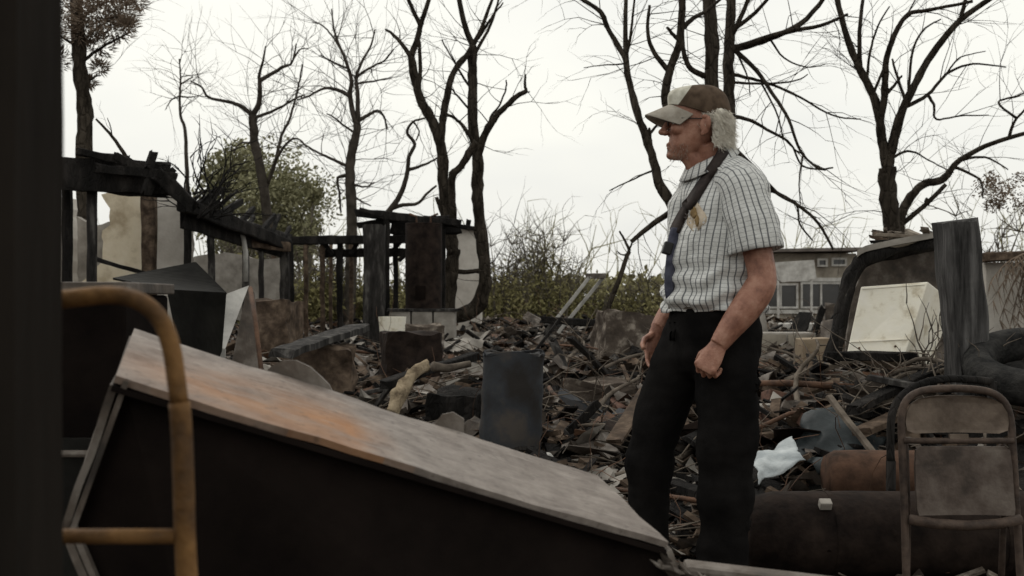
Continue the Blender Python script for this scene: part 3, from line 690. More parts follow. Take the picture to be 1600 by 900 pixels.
# blackened water heater on blocks
Y = 14.2; p = P(662, 482, Y); zb = gz(p.x, Y) - .05
st = thing('block_stand', (p.x, Y, zb), 'low concrete block stand under the blackened water heater', 'stand')
hz = p.z
for dx in (-.3, .0, .3):
    b = MB(); b.box((p.x + dx, Y, (zb + hz) / 2 - .02), (.14, .28, (hz - zb) / 2 - .02)); b.build('block', 'concrete', st, bevel=.012)
b = MB(); b.plank((p.x - .5, Y, hz - .02), (p.x + .5, Y, hz - .02), .6, .04, 5, .1, side=(0, 1, 0)); b.build('top_board', 'char_grey', st)
wh = thing('water_heater', (p.x, Y, hz), 'blackened cylindrical water heater standing under the charred beams', 'water heater')
b = MB(); r = .255; H = P(0, 352, Y).z - hz
R = []
for k in range(9):
    z = hz + H * k / 8; R.append([V((p.x + math.cos(a) * r * (1 + .03 * nv((math.cos(a) * 2, math.sin(a) * 2, z * 3), 1, 4)), Y + math.sin(a) * r, z)) for a in [2 * math.pi * i / 24 for i in range(24)]])
b.rings(R, cap=False); b.rings([R[-1], [q + V((0, 0, .02)) for q in R[-1]]]); b.build('tank', 'darktank', wh, smooth=True)
b = MB(); b.box((p.x - .02, Y - r - .01, hz + .22), (.07, .012, .09)); b.build('access_panel', 'soot_shade', wh)
for dx in (-.1, .1):
    b = MB(); b.tube([(p.x + dx, Y, hz + H - .02), (p.x + dx, Y, hz + H + .12), (p.x + dx * 2, Y, hz + H + .16)], .015, 6); b.build('pipe_stub', 'rustbits', wh, smooth=True)
# white basin left of the heater
q = P(613, 490, 13.2); b = MB()
zz = gz(q.x, 13.2)
R = [[V((q.x + math.cos(a) * rr, 13.2 + math.sin(a) * rr * .8, zz + h)) for a in [2 * math.pi * i / 20 for i in range(20)]] for (rr, h) in [(.12, 0), (.15, .1), (.18, q.z - zz - .04), (.165, q.z - zz - .04), (.12, q.z - zz - .1)]]
b.rings(R); tag(b.build('sink_basin', 'cream', smooth=False), 'small white basin between the charred pillar and the water heater', 'basin')

# ------------------------------------------------------------------ far house on the right
Yf = 27; fx0, fx1 = P(1150, 0, Yf).x, P(1338, 0, Yf).x; fz = gz(8, Yf) - .1; ft = P(0, 396, Yf).z
fh = thing('far_house', ((fx0 + fx1) / 2, Yf + 2, fz), 'low pale house with flat roof and dark windows beyond the rubble', 'house')
b = MB(); b.hexa([(fx0, Yf, fz), (fx1, Yf, fz), (fx1, Yf + 5, fz), (fx0, Yf + 5, fz)], [(fx0, Yf, ft), (fx1, Yf, ft), (fx1, Yf + 5, ft), (fx0, Yf + 5, ft)]); b.build('wall', 'wallfar', fh)
b = MB(); b.hexa([(fx0 - .2, Yf - .5, ft), (fx1 + .15, Yf - .5, ft + .06), (fx1 + .15, Yf + 5.2, ft + .06), (fx0 - .2, Yf + 5.2, ft)], [(fx0 - .2, Yf - .5, ft + .08), (fx1 + .15, Yf - .5, ft + .14), (fx1 + .15, Yf + 5.2, ft + .14), (fx0 - .2, Yf + 5.2, ft + .08)])
rf = b.build('roof', 'rooffar', fh)
b = MB(); b.box(((fx0 + fx1) / 2, Yf - .02, P(0, 437, Yf).z), ((fx1 - fx0) / 2, .05, .05)); b.build('trim_board', 'trim', fh)
b = MB(); b.box(((fx0 + fx1) / 2, Yf - .02, P(0, 487, Yf).z), ((fx1 - fx0) / 2, .05, .05)); b.build('trim_board', 'trim', fh)
def window(x0, x1, y0, y1, Y, root, mull=0):
    a, c = P(x0, y1, Y), P(x1, y0, Y); w = MB(); t = .05
    for (u0, u1, v0, v1) in [(a.x, c.x, a.z, a.z + t), (a.x, c.x, c.z - t, c.z), (a.x, a.x + t, a.z + t, c.z - t), (c.x - t, c.x, a.z + t, c.z - t)]:
        w.box(((u0 + u1) / 2, Y - .03, (v0 + v1) / 2), ((u1 - u0) / 2, .05, (v1 - v0) / 2))
    for k in range(mull):
        x = a.x + (c.x - a.x) * (k + 1) / (mull + 1); w.box((x, Y - .03, (a.z + c.z) / 2), (.025, .04, (c.z - a.z) / 2 - t))
    f = w.build('window', 'trim', root)
    g_ = MB(); g_.box(((a.x + c.x) / 2, Y - .012, (a.z + c.z) / 2), ((c.x - a.x) / 2 - t, .008, (c.z - a.z) / 2 - t)); g_.build('pane', 'glass', f)
window(1192, 1246, 443, 482, Yf, fh, 1); window(1250, 1314, 441, 482, Yf, fh, 1); window(1298, 1322, 403, 416, Yf, fh); window(1276, 1292, 404, 417, Yf, fh)
b = MB(); b.prism(pp([(1207, 410), (1272, 406), (1276, 436), (1222, 441), (1203, 428)], 24.5), (0, .06, 0)); aw = MB()
o = b.build('fallen_awning', 'trim'); tag(o, 'crooked white awning panel hanging in front of the far pale house', 'awning')
for x in (1216, 1268):
    aw.tube([P(x, 436, 24.55), V((P(x, 0, 24.55).x, 24.55, gz(P(x, 0, 24.55).x, 24.55)))], .03, 6)
    pl = aw.build('support_pole', 'trim', o); aw = MB()
# table and tan bin before the far house
Yt = 17; tx0, tx1 = P(1228, 0, Yt).x, P(1286, 0, Yt).x; tz = P(0, 512, Yt).z; gb = gz(tx0, Yt)
tb = thing('garden_table', ((tx0 + tx1) / 2, Yt + .2, gb), 'small table with white cloth top in front of the far house', 'table')
b = MB(); b.box(((tx0 + tx1) / 2, Yt + .25, tz), ((tx1 - tx0) / 2, .3, .07)); b.build('table_top', 'trim', tb, bevel=.02)
for sx in (tx0 + .05, tx1 - .05):
    for sy in (Yt + .02, Yt + .5):
        b = MB(); b.box((sx, sy, (gb + tz - .07) / 2), (.025, .025, (tz - .07 - gb) / 2)); b.build('leg', 'board', tb)
bx = (P(1256, 530, 9.0)); zg = gz(bx.x + .12, 9.1)
b = MB(); b.hexa([(bx.x, 9, zg - .1), (bx.x + .24, 9, zg - .1), (bx.x + .24, 9.26, zg - .1), (bx.x, 9.26, zg - .1)], [(bx.x - .01, 9, bx.z), (bx.x + .25, 8.99, bx.z + .01), (bx.x + .25, 9.27, bx.z + .01), (bx.x - .01, 9.27, bx.z)])
tag(b.build('tan_box', 'tan', bevel=.008), 'upright tan box in front of the small white-topped table', 'box')
q = P(1216, 520, 12); zg = gz(q.x, 12)
bk = thing('grey_cabinet', (q.x, 12, zg), 'pale grey low cabinet beside the man, in front of far house', 'cabinet')
b = MB(); b.box((q.x + .1, 12.2, (zg + q.z) / 2), (.34, .2, (q.z - zg) / 2)); b.build('body', 'concrete', bk, bevel=.01)
for dx in (-.07, .27):
    b = MB(); b.box((q.x + dx, 11.99, (zg + q.z) / 2), (.155, .012, (q.z - zg) / 2 - .02)); b.build('door', 'wallfar', bk)
# right edge outbuilding
Yo = 13; ox0 = P(1541, 0, Yo).x; oz = gz(ox0, Yo) - .1; ot = P(0, 410, Yo).z
ob = thing('outbuilding', (ox0 + 1.5, Yo + 1, oz), 'pale beige outbuilding wall at the right edge with sagging roof edge', 'building')
b = MB(); b.hexa([(ox0, Yo, oz), (ox0 + 3, Yo, oz), (ox0 + 3, Yo + 3, oz), (ox0, Yo + 3, oz)], [(ox0, Yo, ot), (ox0 + 3, Yo, ot), (ox0 + 3, Yo + 3, ot), (ox0, Yo + 3, ot)]); b.build('wall', 'plaster_grey', ob)
b = MB(); b.plank((ox0 - .15, Yo - .1, ot + .06), (ox0 + 3.1, Yo - .1, ot + .16), .12, .35, 10, .15, side=(0, 0, 1)); b.build('roof_edge', 'board', ob)
# dead palm fronds hanging in front of it
pf = P(1612, 400, 12.4); pr = thing('dead_palm', (pf.x, pf.y, gz(pf.x, pf.y)), 'dead brown palm with drooping fronds at the right edge', 'palm')
b = MB(); b.tube([(pf.x + .12, 12.5, gz(pf.x, 12.5) - .1), (pf.x + .1, 12.5, 1.3), (pf.x + .05, 12.45, pf.z)], [.11, .09, .08], 9, jit=.3); b.build('trunk', 'bark', pr, smooth=True)
for i, (ex, ey) in enumerate([(1552, 470), (1562, 500), (1578, 512), (1590, 505), (1548, 440), (1600, 480), (1640, 480), (1660, 450), (1570, 430)]):
    b = MB(); e = P(ex, ey, 12.4 + rnd(-.5, .3)); m = pf.lerp(e, .5) + V((0, 0, .22))
    pts = [pf.lerp(m, t).lerp(m.lerp(e, t), t) for t in [k / 8 for k in range(9)]]
    b.tube(pts, [.016 - .0015 * k for k in range(9)], 4)
    for k in range(1, 9):
        for s in (-1, 1, -1, 1):
            d = V((rnd(-.15, .15), s * rnd(.05, .14), -rnd(.1, .28))); w = V((.007, 0, .004))
            b.add([pts[k] - w, pts[k] + w, pts[k] + d], [(0, 1, 2)])
    b.build('frond', 'leaf_brown', pr)
#@@OBJECTS
# ------------------------------------------------------------------ foreground: post, hand truck, cabinet, sheets
b = MB(); xl = P(-330, 0, .98).x; xr = P(110, 0, .98).x
b.plank(((xl + xr) / 2, .92, -.1), ((xl + xr) / 2, .92, 2.3), xr - xl, .12, 40, .05, side=(1, 0, 0))
tag(b.build('charred_post', 'postchar', smooth=False), 'black charred porch post standing close at the left edge', 'post')

ht = thing('hand_truck', (-.42, 1.15, 0), 'rusty orange tube frame of a hand truck standing before the tilted cabinet', 'hand truck')
YT = 1.12
def hp(x, y): return P(x + 5, y, YT)
arch = crom([(346, 1985), (318, 1450), (287, 900), (282, 760), (278, 660), (270, 590), (262, 540), (246, 500), (215, 472), (170, 461), (100, 467), (0, 478), (-60, 500), (-85, 560), (-95, 660), (-110, 900), (-150, 1985)], 5)
up_ = [p for p in arch if p[1] <= 632]; i0 = arch.index(up_[0]); i1 = arch.index(up_[-1])
b = MB(); b.tube([hp(*p) for p in up_], 14.5 / F * YT, 14); b.build('handle', 'rust_tube', ht, smooth=True)
for part in (arch[:i0 + 1], arch[i1:]):
    b = MB(); b.tube([hp(*p) for p in part], 16.5 / F * YT, 14); b.build('side_tube', 'rust_tube', ht, smooth=True)
for y in (838, 1300, 1750):
    b = MB(); xr_ = 284 + (y - 838) * .054; b.tube([hp(-108 - (y - 838) * .03, y), hp(xr_ - 14, y)], 12 / F * YT, 10); b.build('crossbar', 'rust_tube', ht, smooth=True)
b = MB(); b.box((-.42, YT - .12, .012), (.17, .13, .006)); b.build('toe_plate', 'rust_tube', ht)
for sx in (-.62, -.24):
    w = MB(); R = []
    w.tube([(sx - .02, YT + .1, .1), (sx + .02, YT + .1, .1)], .1, 20, up=V((0, 0, 1))); wh_ = w.build('wheel', 'rubber', ht)
    w = MB(); w.tube([(sx - .026, YT + .1, .1), (sx + .026, YT + .1, .1)], .05, 14, up=V((0, 0, 1))); w.build('rim', 'rust_tube', wh_)
b = MB(); b.tube([(-.66, YT + .1, .1), (-.2, YT + .1, .1)], .009, 8); b.build('axle', 'rust_tube', ht)

# overturned metal cabinet: prism of sheet panels, sooty black inner panel stands in for the open interior's shade
A = V((-.62, 1.6, .93)); B = V((.29, 1.9, .60)); W = V((-.10, .35, .065))
E = A + V((-.36, .07, -.93)).normalized() * .262
Gd = V((-.36, 1.5, 0)); Bd = V((.52, 1.80, 0))
cab = thing('metal_cabinet', (0, 1.8, 0), 'large tilted burnt metal cabinet with rust-stained top in the foreground', 'cabinet')
pts = [A, B, Bd, Gd, E]
def panel(name, p, q, m, th=.012, sub=18, uv=False, ext=0):
    """dented sheet panel spanning edge p-q, extruded along W"""
    b = MB(); n = (q - p).cross(W).normalized(); R = []
    nw = 8
    for s in range(2):
        for i in range(sub + 1):
            for j in range(nw + 1):
                v = p.lerp(q, i / sub) + W * (j / nw) - n * th * s
                v += n * (.009 * nv(v, 3.5, 2) + .003 * nv(v, 12, 4))
                if j == nw: v += W.normalized() * nv(v, 14, 5) * .006
                b.v.append(v)
    N = (sub + 1) * (nw + 1)
    for s in range(2):
        for i in range(sub):
            for j in range(nw):
                k = s * N + i * (nw + 1) + j; f = [k, k + nw + 1, k + nw + 2, k + 1]
                b.uv[len(b.f)] = [(i / sub, j / nw), ((i + 1) / sub, j / nw), ((i + 1) / sub, (j + 1) / nw), (i / sub, (j + 1) / nw)]
                b.f.append(f)
    for i in range(sub):
        for j in (0, nw):
            k = i * (nw + 1) + j; b.uv[len(b.f)] = [(i / sub, .5)] * 4; b.f.append([k, k + nw + 1, k + nw + 1 + N, k + N])
    for j in range(nw):
        for i in (0, sub):
            k = i * (nw + 1) + j; b.uv[len(b.f)] = [(0, .9)] * 4; b.f.append([k, k + 1, k + 1 + N, k + N])
    return b.build(name, m, cab, smooth=False)
panel('top_panel', A, B, 'rusttop')
panel('side_panel', E, A + (E - A).normalized() * .013, 'sheet')
panel('side_panel', Gd, E + (Gd - E).normalized() * .013, 'sheet')
panel('side_panel', B + (Bd - B).normalized() * .013, Bd, 'sheet')
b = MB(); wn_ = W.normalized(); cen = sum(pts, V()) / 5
b.prism([cen + (p - cen) * .975 + wn_ * .022 for p in pts], wn_ * .006); b.build('inner_shade_panel', 'soot_shade', cab)
b = MB(); b.prism([cen + (p - cen) * .975 + W * .97 for p in pts], wn_ * .006); b.build('back_panel', 'sheet', cab)
for p, q in ((A, B), (E, A), (Gd, E)):
    b = MB(); d = (q - p).normalized(); inn = (cen - (p + q) / 2).normalized(); inn = (inn - d * inn.dot(d)).normalized()
    b.hexa([p + inn * .013, q + inn * .013, q + inn * .022, p + inn * .022], [p + inn * .013 + wn_ * .02, q + inn * .013 + wn_ * .02, q + inn * .022 + wn_ * .02, p + inn * .022 + wn_ * .02]); b.build('rim', 'sheet' if p is not A else 'soot_shade', cab)
# torn flap on the back edge
D, Cc = A + W, B + W
def onback(t, h): return D.lerp(Cc, t) + V((0, .004, h))
b = MB(); b.prism([onback(.24, -.02), onback(.40, -.02), onback(.385, .012), onback(.37, .022), onback(.345, .036), onback(.315, .04), onback(.29, .032), onback(.265, .012)], (0, .01, 0)); b.build('torn_flap', 'sheet', cab)
b = MB(); b.prism([onback(.60, -.02), onback(.68, -.02), onback(.68, .03), onback(.655, .037), onback(.63, .025)], (0, .01, 0)); b.build('torn_flap', 'sheet', cab)
# crumpled corner at the low end
b = MB()
for k in range(7):
    q = B + V((-.02 + .015 * k, -.04 + rnd(-.03, .03), -.025 - .006 * k)); b.plank(q, q + V((rnd(.01, .05), rnd(-.04, .04), -rnd(.02, .08))), rnd(.02, .05), .008, 3, .6)
b.build('crumpled_corner', 'sheet', cab)
# pale metal strip low at the bottom
b = MB(); p0, p1 = P(1072, 884, 2.1), P(1330, 915, 1.95)
b.hexa([(p0.x, p0.y, 0), (p1.x, p1.y, 0), (p1.x, p1.y + .05, 0), (p0.x, p0.y + .05, 0)], [p0, p1, p1 + V((.0, .05, .006)), p0 + V((.0, .05, .006))])
tag(b.build('steel_sheet', 'sheet', bevel=.01), 'low grey steel panel edge at the bottom right of the tilted cabinet', 'panel')

# black oven-like box behind the hand truck
s1 = thing('burnt_oven', (-1.05, 2.5, 0), 'blackened oven shell behind the curved hand truck tube', 'oven')
x0, x1, zt = P(-60, 0, 2.3).x, P(266, 0, 2.62).x, P(0, 446, 2.3).z
b = MB(); b.box(((x0 + x1) / 2, 2.46, zt / 2), ((x1 - x0) / 2, .15, zt / 2 - .02)); b.build('body', 'soot_shade', s1, bevel=.01)
b = MB(); b.box(((x0 + x1) / 2, 2.46, zt - .005), ((x1 - x0) / 2 + .01, .165, .013)); b.build('top_plate', 'sheet', s1, bevel=.003)
b = MB(); b.box(((x0 + x1) / 2, 2.29, zt * .5), ((x1 - x0) / 2 - .03, .012, .2)); dr = b.build('door', 'blacksheet', s1)
b = MB(); b.tube([((x0 + .06), 2.26, zt * .5 + .17), ((x1 - .06), 2.26, zt * .5 + .17)], .008, 8); b.build('handle', 'sheet', dr)

# bent black sheet beside it
def sheet_obj(name, quads, th, m, label, cat, bends=.01, supports=None):
    root = None; b = MB()
    n = 8
    for Q in quads:
        a, b_, c, d = [V(q) for q in Q]; nn = (b_ - a).cross(d - a).normalized(); o = len(b.v)
        for s in (0, 1):
            for i in range(n + 1):
                for j in range(n + 1):
                    u, v = i / n, j / n; q = a.lerp(b_, u).lerp(d.lerp(c, u), v)
                    q = q + nn * (bends * nv(q, 4, 7) * 2 * math.sin(math.pi * u) * math.sin(math.pi * v) + th * s); b.v.append(q)
        N = (n + 1) ** 2
        for s in (0, 1):
            for i in range(n):
                for j in range(n):
                    k = o + s * N + i * (n + 1) + j; b.f.append([k, k + 1, k + n + 2, k + n + 1])
        for i in range(n):
            for (k, k2) in ((i * (n + 1), (i + 1) * (n + 1)), (i * (n + 1) + n, (i + 1) * (n + 1) + n), (i, i + 1), (n * (n + 1) + i, n * (n + 1) + i + 1)):
                b.f.append([o + k, o + k2, o + k2 + N, o + k + N])
    return tag(b.build(name, m), label, cat)
Y = 2.9
sheet_obj('bent_sheet', [(P(176, 434, Y), P(306, 409, Y + .1), P(354, 457, Y + .05), P(262, 452, Y - .1)), (P(262, 452, Y - .1), P(354, 457, Y + .05), P(340, 640, Y + .15), P(300, 640, Y)),
    (P(300, 640, Y), P(340, 640, Y + .15), V((P(340, 0, Y).x, Y + .2, -.02)), V((P(300, 0, Y).x, Y, -.02)))], .006, 'blacksheet', 'folded black sheet of burnt metal beside the oven shell', 'metal sheet')
sheet_obj('metal_sheet', [(P(346, 462, 3.15), P(389, 446, 3.25), P(352, 545, 3.0), P(316, 540, 3.0)), (P(316, 540, 3.0), P(352, 545, 3.0), V((-.86, 2.9, -.02)), V((-.96, 2.9, -.02)))], .008, 'sheetlight', 'pale sheet metal panel propped like a tent above the rusty cabinet', 'metal sheet')
sheet_obj('metal_sheet', [(P(389, 446, 3.26), P(398, 458, 3.3), P(412, 600, 3.2), P(360, 590, 3.2)), (P(360, 590, 3.2), P(412, 600, 3.2), V((-.74, 3.2, -.02)), V((-.86, 3.2, -.02)))], .006, 'sheet', 'dull grey metal panel leaning behind the pale tent-like panel', 'metal sheet')
b = MB(); b.tube([P(391, 450, 3.1), P(399, 500, 3.0), P(409, 585, 2.9), V((-.68, 2.75, -.02))], .007, 8)
tag(b.build('steel_rod', 'rustbits', smooth=True), 'thin steel rod leaning against the tent-like metal panel', 'rod')

# ------------------------------------------------------------------ right side: heap, tanks, chair
b = MB()
pst = [(1505, 352, 5.2), (1512, 450, 5.15), (1522, 610, 5.1)]
zb = gz(P(1522, 0, 5.1).x, 5.1) - .1
b.plank(V((P(1524, 0, 5.1).x, 5.1, zb)), P(1492, 348, 5.15), .18, .17, 30, .09, side=(1, 0, 0))
tag(b.build('charred_post', 'postgrey'), 'thick leaning charred post right of the cream metal box', 'post')
# cream metal box
f4 = [P(1345, 448, 5.95), P(1450, 440, 5.75), P(1415, 552, 5.65), P(1322, 556, 5.85)]
wv = P(1488, 470, 6.15) - f4[1]
cb = thing('cream_box', (f4[2] + f4[3]) / 2 + wv * .5, 'cream enamelled metal box tilted in the heap inside the charred frame', 'box')
b = MB(); b.hexa([f4[3], f4[2], f4[2] + wv, f4[3] + wv], [f4[0], f4[1], f4[1] + wv, f4[0] + wv]); b.build('shell', 'cream', cb, bevel=.006)
nfr = (f4[1] - f4[0]).cross(f4[3] - f4[0]).normalized(); nfr = nfr if nfr.y < 0 else -nfr
def onf(u, v): return f4[0].lerp(f4[1], u).lerp(f4[3].lerp(f4[2], u), v)
for (u0, u1, v0, v1) in [(.03, .97, .03, .045), (.03, .97, .80, .812)]:
    w = MB(); w.hexa([onf(u0, v0), onf(u1, v0), onf(u1, v1), onf(u0, v1)], [q + nfr * .005 for q in (onf(u0, v0), onf(u1, v0), onf(u1, v1), onf(u0, v1))]); w.build('seam_strip', 'cream', cb)
for u in (.2, .8):
    w = MB(); w.ell(onf(u, .9), (V((.008, 0, 0)), V((0, 0, .008)), nfr * .006), 8, 5); w.build('screw', 'rustbits', cb)
# charred metal shell (vehicle cab) around it
sh = thing('burnt_cab_shell', P(1400, 560, 6.3), 'burnt curved metal shell frame around the cream box on the right heap', 'wreck')
b = MB(); fr = crom([(1294, 566, 5.7), (1304, 520, 5.72), (1314, 470, 5.78), (1326, 430, 5.85), (1345, 406, 5.9), (1380, 396, 5.95), (1420, 388, 6.0), (1485, 376, 6.05)], 4)
b.tube([P(*p) for p in fr], [.027 + .018 * nv(P(*p), 7) for p in fr], 11, flat=1.3, jit=.7); b.build('front_frame', 'char', sh, smooth=True)
b = MB(); bk_ = [(x + 10, y + 4, yy + .75) for x, y, yy in fr]
b.tube([P(*p) for p in bk_], .026, 8, jit=.5); b.build('rear_frame', 'char', sh, smooth=True)
b = MB(); t0 = [P(x, y - 9, yy - .06) for x, y, yy in fr if y < 412]; t1 = [P(x + 10, y - 2, yy + .75) for x, y, yy in fr if y < 412]
n = len(t0); b.v = t0 + t1 + [p + V((0, 0, .035)) for p in t0] + [p + V((0, 0, .035)) for p in t1]
for i in range(n - 1):
    b.f += [[i, i + 1, n + i + 1, n + i], [2 * n + i, 2 * n + i + 1, 3 * n + i + 1, 3 * n + i], [i, i + 1, 2 * n + i + 1, 2 * n + i], [n + i, n + i + 1, 3 * n + i + 1, 3 * n + i]]
b.f += [[0, n, 3 * n, 2 * n], [n - 1, 2 * n - 1, 4 * n - 1, 3 * n - 1]]
b.build('roof_panel', 'concrete', sh)
slab('rear_panel', [(1346, 420), (1380, 404), (1490, 388), (1492, 560), (1320, 566), (1330, 470)], 6.75, .03, 'sheet', sh, 1.5)
b = MB(); b.plank(P(1292, 556, 5.6), P(1430, 556, 5.6), .05, .08, 8, .3, side=(0, 0, 1)); b.build('sill', 'char', sh)
for i in range(26):
    x = rnd(1340, 1480); q = P(x, 392 - (x - 1340) * .1, rnd(6.0, 6.6)) + V((0, 0, .045))
    b = MB(); b.plank(q, q + V((rnd(-.25, .25), rnd(-.15, .15), rnd(-.0, .07))), rnd(.02, .05), .02, 3, .5); b.build('debris_scrap', random.choice(['char', 'board', 'twig', 'ash']), sh)

# folded metal chair
def cy(z): return 3.30 + .10 * z
def cp_(x, y, off=0):
    z = CH + (HY - y) / F * 3.3; return V(((x - CX) / F * 3.3, cy(z) + off, z))
ch = thing('folding_chair', (1.5, 3.4, 0), 'burnt metal folding chair, folded flat, at the right edge', 'chair')
gl = HY + CH / 3.3 * F
arc = crom([(1418, gl), (1420, 800), (1420, 700), (1421, 655), (1430, 629), (1456, 614), (1505, 610), (1556, 614), (1583, 628), (1594, 655), (1596, 700), (1597, 800), (1599, gl)], 4)
b = MB(); b.tube([cp_(*p) for p in arc], .0125, 10); b.build('front_frame', 'chair_tube', ch, smooth=True)
b = MB(); b.tube([cp_(1431, 690, .03), cp_(1432, 820, .04), cp_(1434, gl, .09)], .011, 8); b.build('rear_leg', 'chair_tube', ch, smooth=True)
b = MB(); b.tube([cp_(1586, 690, .03), cp_(1585, 820, .04), cp_(1583, gl, .09)], .011, 8); b.build('rear_leg', 'chair_tube', ch, smooth=True)
def cpanel(name, rows, m, th, bulge, off=0):
    """rows: list of (y, x0, x1)"""
    b = MB(); n = 12; N = len(rows) * (n + 1)
    for s in (0, 1):
        for y, x0, x1 in rows:
            for i in range(n + 1):
                t = i / n; p = cp_(x0 + (x1 - x0) * t, y, off + th * s + bulge * math.sin(math.pi * t) + .004 * nv((t * 3, y * .05, 0), 2, 4)); b.v.append(p)
    R_ = len(rows)
    for s in (0, 1):
        for k in range(R_ - 1):
            for i in range(n):
                q = s * N + k * (n + 1) + i; b.f.append([q, q + 1, q + n + 2, q + n + 1])
    for i in range(n):
        for k in (0, R_ - 1):
            q = k * (n + 1) + i; b.f.append([q, q + 1, q + 1 + N, q + N])
    for k in range(R_ - 1):
        for i in (0, n):
            q = k * (n + 1) + i; b.f.append([q, q + n + 1, q + n + 1 + N, q + N])
    return b.build(name, m, ch, smooth=False)
cpanel('backrest', [(622, 1468, 1546), (626, 1448, 1566), (634, 1436, 1580), (648, 1428, 1588), (664, 1426, 1590), (676, 1428, 1588), (681, 1440, 1574)], 'chair_tan', .006, .03, -.008)
seat_ = cpanel('seat', [(700, 1444, 1578), (705, 1436, 1584), (730, 1434, 1586), (770, 1434, 1587), (797, 1434, 1588), (806, 1437, 1586)], 'chair_metal', .014, .012, -.034)
b = MB(); b.tube([cp_(1421, 692, -.01), cp_(1595, 692, -.01)], .010, 8); b.build('crossbar', 'chair_tube', ch, smooth=True)
b = MB(); b.tube([cp_(1422, 812, -.03), cp_(1460, 818, -.036), cp_(1510, 821, -.038), cp_(1560, 818, -.036), cp_(1596, 812, -.03)], .017, 8); b.build('seat_rim', 'chair_tube', ch, smooth=True)
b = MB(); b.tube([cp_(1421, 940, .0), cp_(1597, 940, .0)], .008, 8); b.build('crossbar', 'chair_tube', ch, smooth=True)
b = MB(); b.box(cp_(1508, 686, -.012), (.03, .006, .010)); b.build('hinge_plate', 'chair_tan', ch)

def lying_tank(name, x0, x1, Y, r, zc, m, label, cat, tilt=0, band=True):
    a, c = P(x0, 0, Y).x, P(x1, 0, Y).x; root = thing(name, ((a + c) / 2, Y, zc - r), label, cat)
    b = MB(); n = 12; pts = [V((a + (c - a) * k / n, Y + tilt * (k / n - .5), zc)) for k in range(n + 1)]
    rad = [r * (1 - .5 * max(0, 1 - k / 1.0) ** 2) for k in range(n + 1)]; rad[0] = r * .82; rad[-1] = r * .82
    b.tube(pts, rad, 28, jit=.02); b.build('shell', m, root, smooth=True)
    if band:
        for k in (3, 9):
            w = MB(); w.tube([pts[k] - V((.012, 0, 0)), pts[k] + V((.012, 0, 0))], r * 1.012, 28); w.build('band', m, root, smooth=False)
    return root
tk = lying_tank('lying_tank', 1165, 1680, 3.85, .16, gz(1.5, 3.85) + .15, 'darktank', 'dark burnt cylindrical tank lying on the ground behind the folding chair', 'tank')
b = MB(); q = P(1292, 800, 3.72); b.box((q.x, 3.74, gz(1.5, 3.85) + .285), (.022, .016, .016), Matrix.Rotation(.5, 3, 'X')); b.build('valve_cap', 'concrete', tk, bevel=.004)
b = MB(); b.tube([(q.x, 3.74, gz(1.5, 3.85) + .2), (q.x, 3.70, gz(1.5, 3.85) + .12)], .012, 8); b.build('valve_stem', 'soot_shade', tk, smooth=True)
g2 = gz(1.5, 4.5)
lying_tank('lying_cylinder', 1292, 1452, 4.45, .115, P(0, 745, 4.45).z, 'rusttank', 'rusty brown cylinder lying left of the folding chair', 'cylinder', band=False)
b = MB(); b.blob((1.55, 4.5, .05), (.5, .3, .15), 3, .25); tag(b.build('ash_pile', 'soil'), 'low dark ash pile under the rusty brown cylinder', 'ash pile')
# pale blue rag
b = MB(); n = 16; qa = [P(1170, 722, 4.6), P(1236, 684, 4.75), P(1256, 716, 4.5), P(1184, 756, 4.4)]
for i in range(n + 1):
    for j in range(n + 1):
        u, v = i / n, j / n; q = qa[0].lerp(qa[1], u).lerp(qa[3].lerp(qa[2], u), v)
        q += V((0, -.05, .03)) * math.sin(math.pi * v) * (1.2 - u) + nvec(q, 9, 4) * .03 + nvec(q, 22, 1) * .012; b.v.append(q)
for i in range(n):
    for j in range(n):
        k = i * (n + 1) + j; b.f.append([k, k + 1, k + n + 2, k + n + 1])
o = b.build('crumpled_rag', 'rag', smooth=True); tag(o, 'pale blue-grey crumpled rag on the rubble right of the man', 'rag'); o.modifiers.new('t', 'SOLIDIFY').thickness = .006
b = MB(); n = 22; qa = [P(1226, 690, 4.9), P(1300, 628, 5.25), P(1392, 690, 5.05), P(1290, 742, 4.65)]
for i in range(n + 1):
    for j in range(n + 1):
        u, v = i / n, j / n; q = qa[0].lerp(qa[1], u).lerp(qa[3].lerp(qa[2], u), v)
        q += V((0, 0, .05)) * math.sin(math.pi * v) * math.sin(math.pi * u) + nvec(q, 5, 14) * .06 + nvec(q, 13, 31) * .028; b.v.append(q)
for i in range(n):
    for j in range(n):
        k = i * (n + 1) + j; b.f.append([k, k + 1, k + n + 2, k + n + 1])
o = b.build('dark_tarp', 'tarp', smooth=True); tag(o, 'crumpled dark tarp behind the pale blue-grey rag', 'tarp'); o.modifiers.new('t', 'SOLIDIFY').thickness = .005
# burnt tyre at the right edge
tq = P(1618, 572, 4.9); tz_ = tq.z
b = MB(); nrm = V((-.15, -.35, .95)).normalized(); ua = nrm.orthogonal().normalized(); ub = nrm.cross(ua); R = []
for i in range(36):
    a = 2 * math.pi * i / 36; rad_ = ua * math.cos(a) + ub * math.sin(a)
    R.append([tq + rad_ * (.25 + .075 * math.cos(t)) + nrm * .09 * math.sin(t) * (1.0 if abs(math.sin(t)) < .9 else .9) for t in [2 * math.pi * j / 12 for j in range(12)]])
o = len(b.v); b.rings(R, cap=False); n12 = 12
for j in range(12): b.f.append([35 * 12 + j, 35 * 12 + (j + 1) % 12, (j + 1) % 12, j])
ty = thing('tyre_carcass', tq - V((0, 0, .2)), 'burnt black tyre lying on the heap right of the charred post', 'tyre')
b.build('tread', 'rubber', ty, smooth=True)
b = MB(); b.tube([tq - nrm * .07, tq - nrm * .05], .18, 24); b.build('bead', 'rubber', ty)
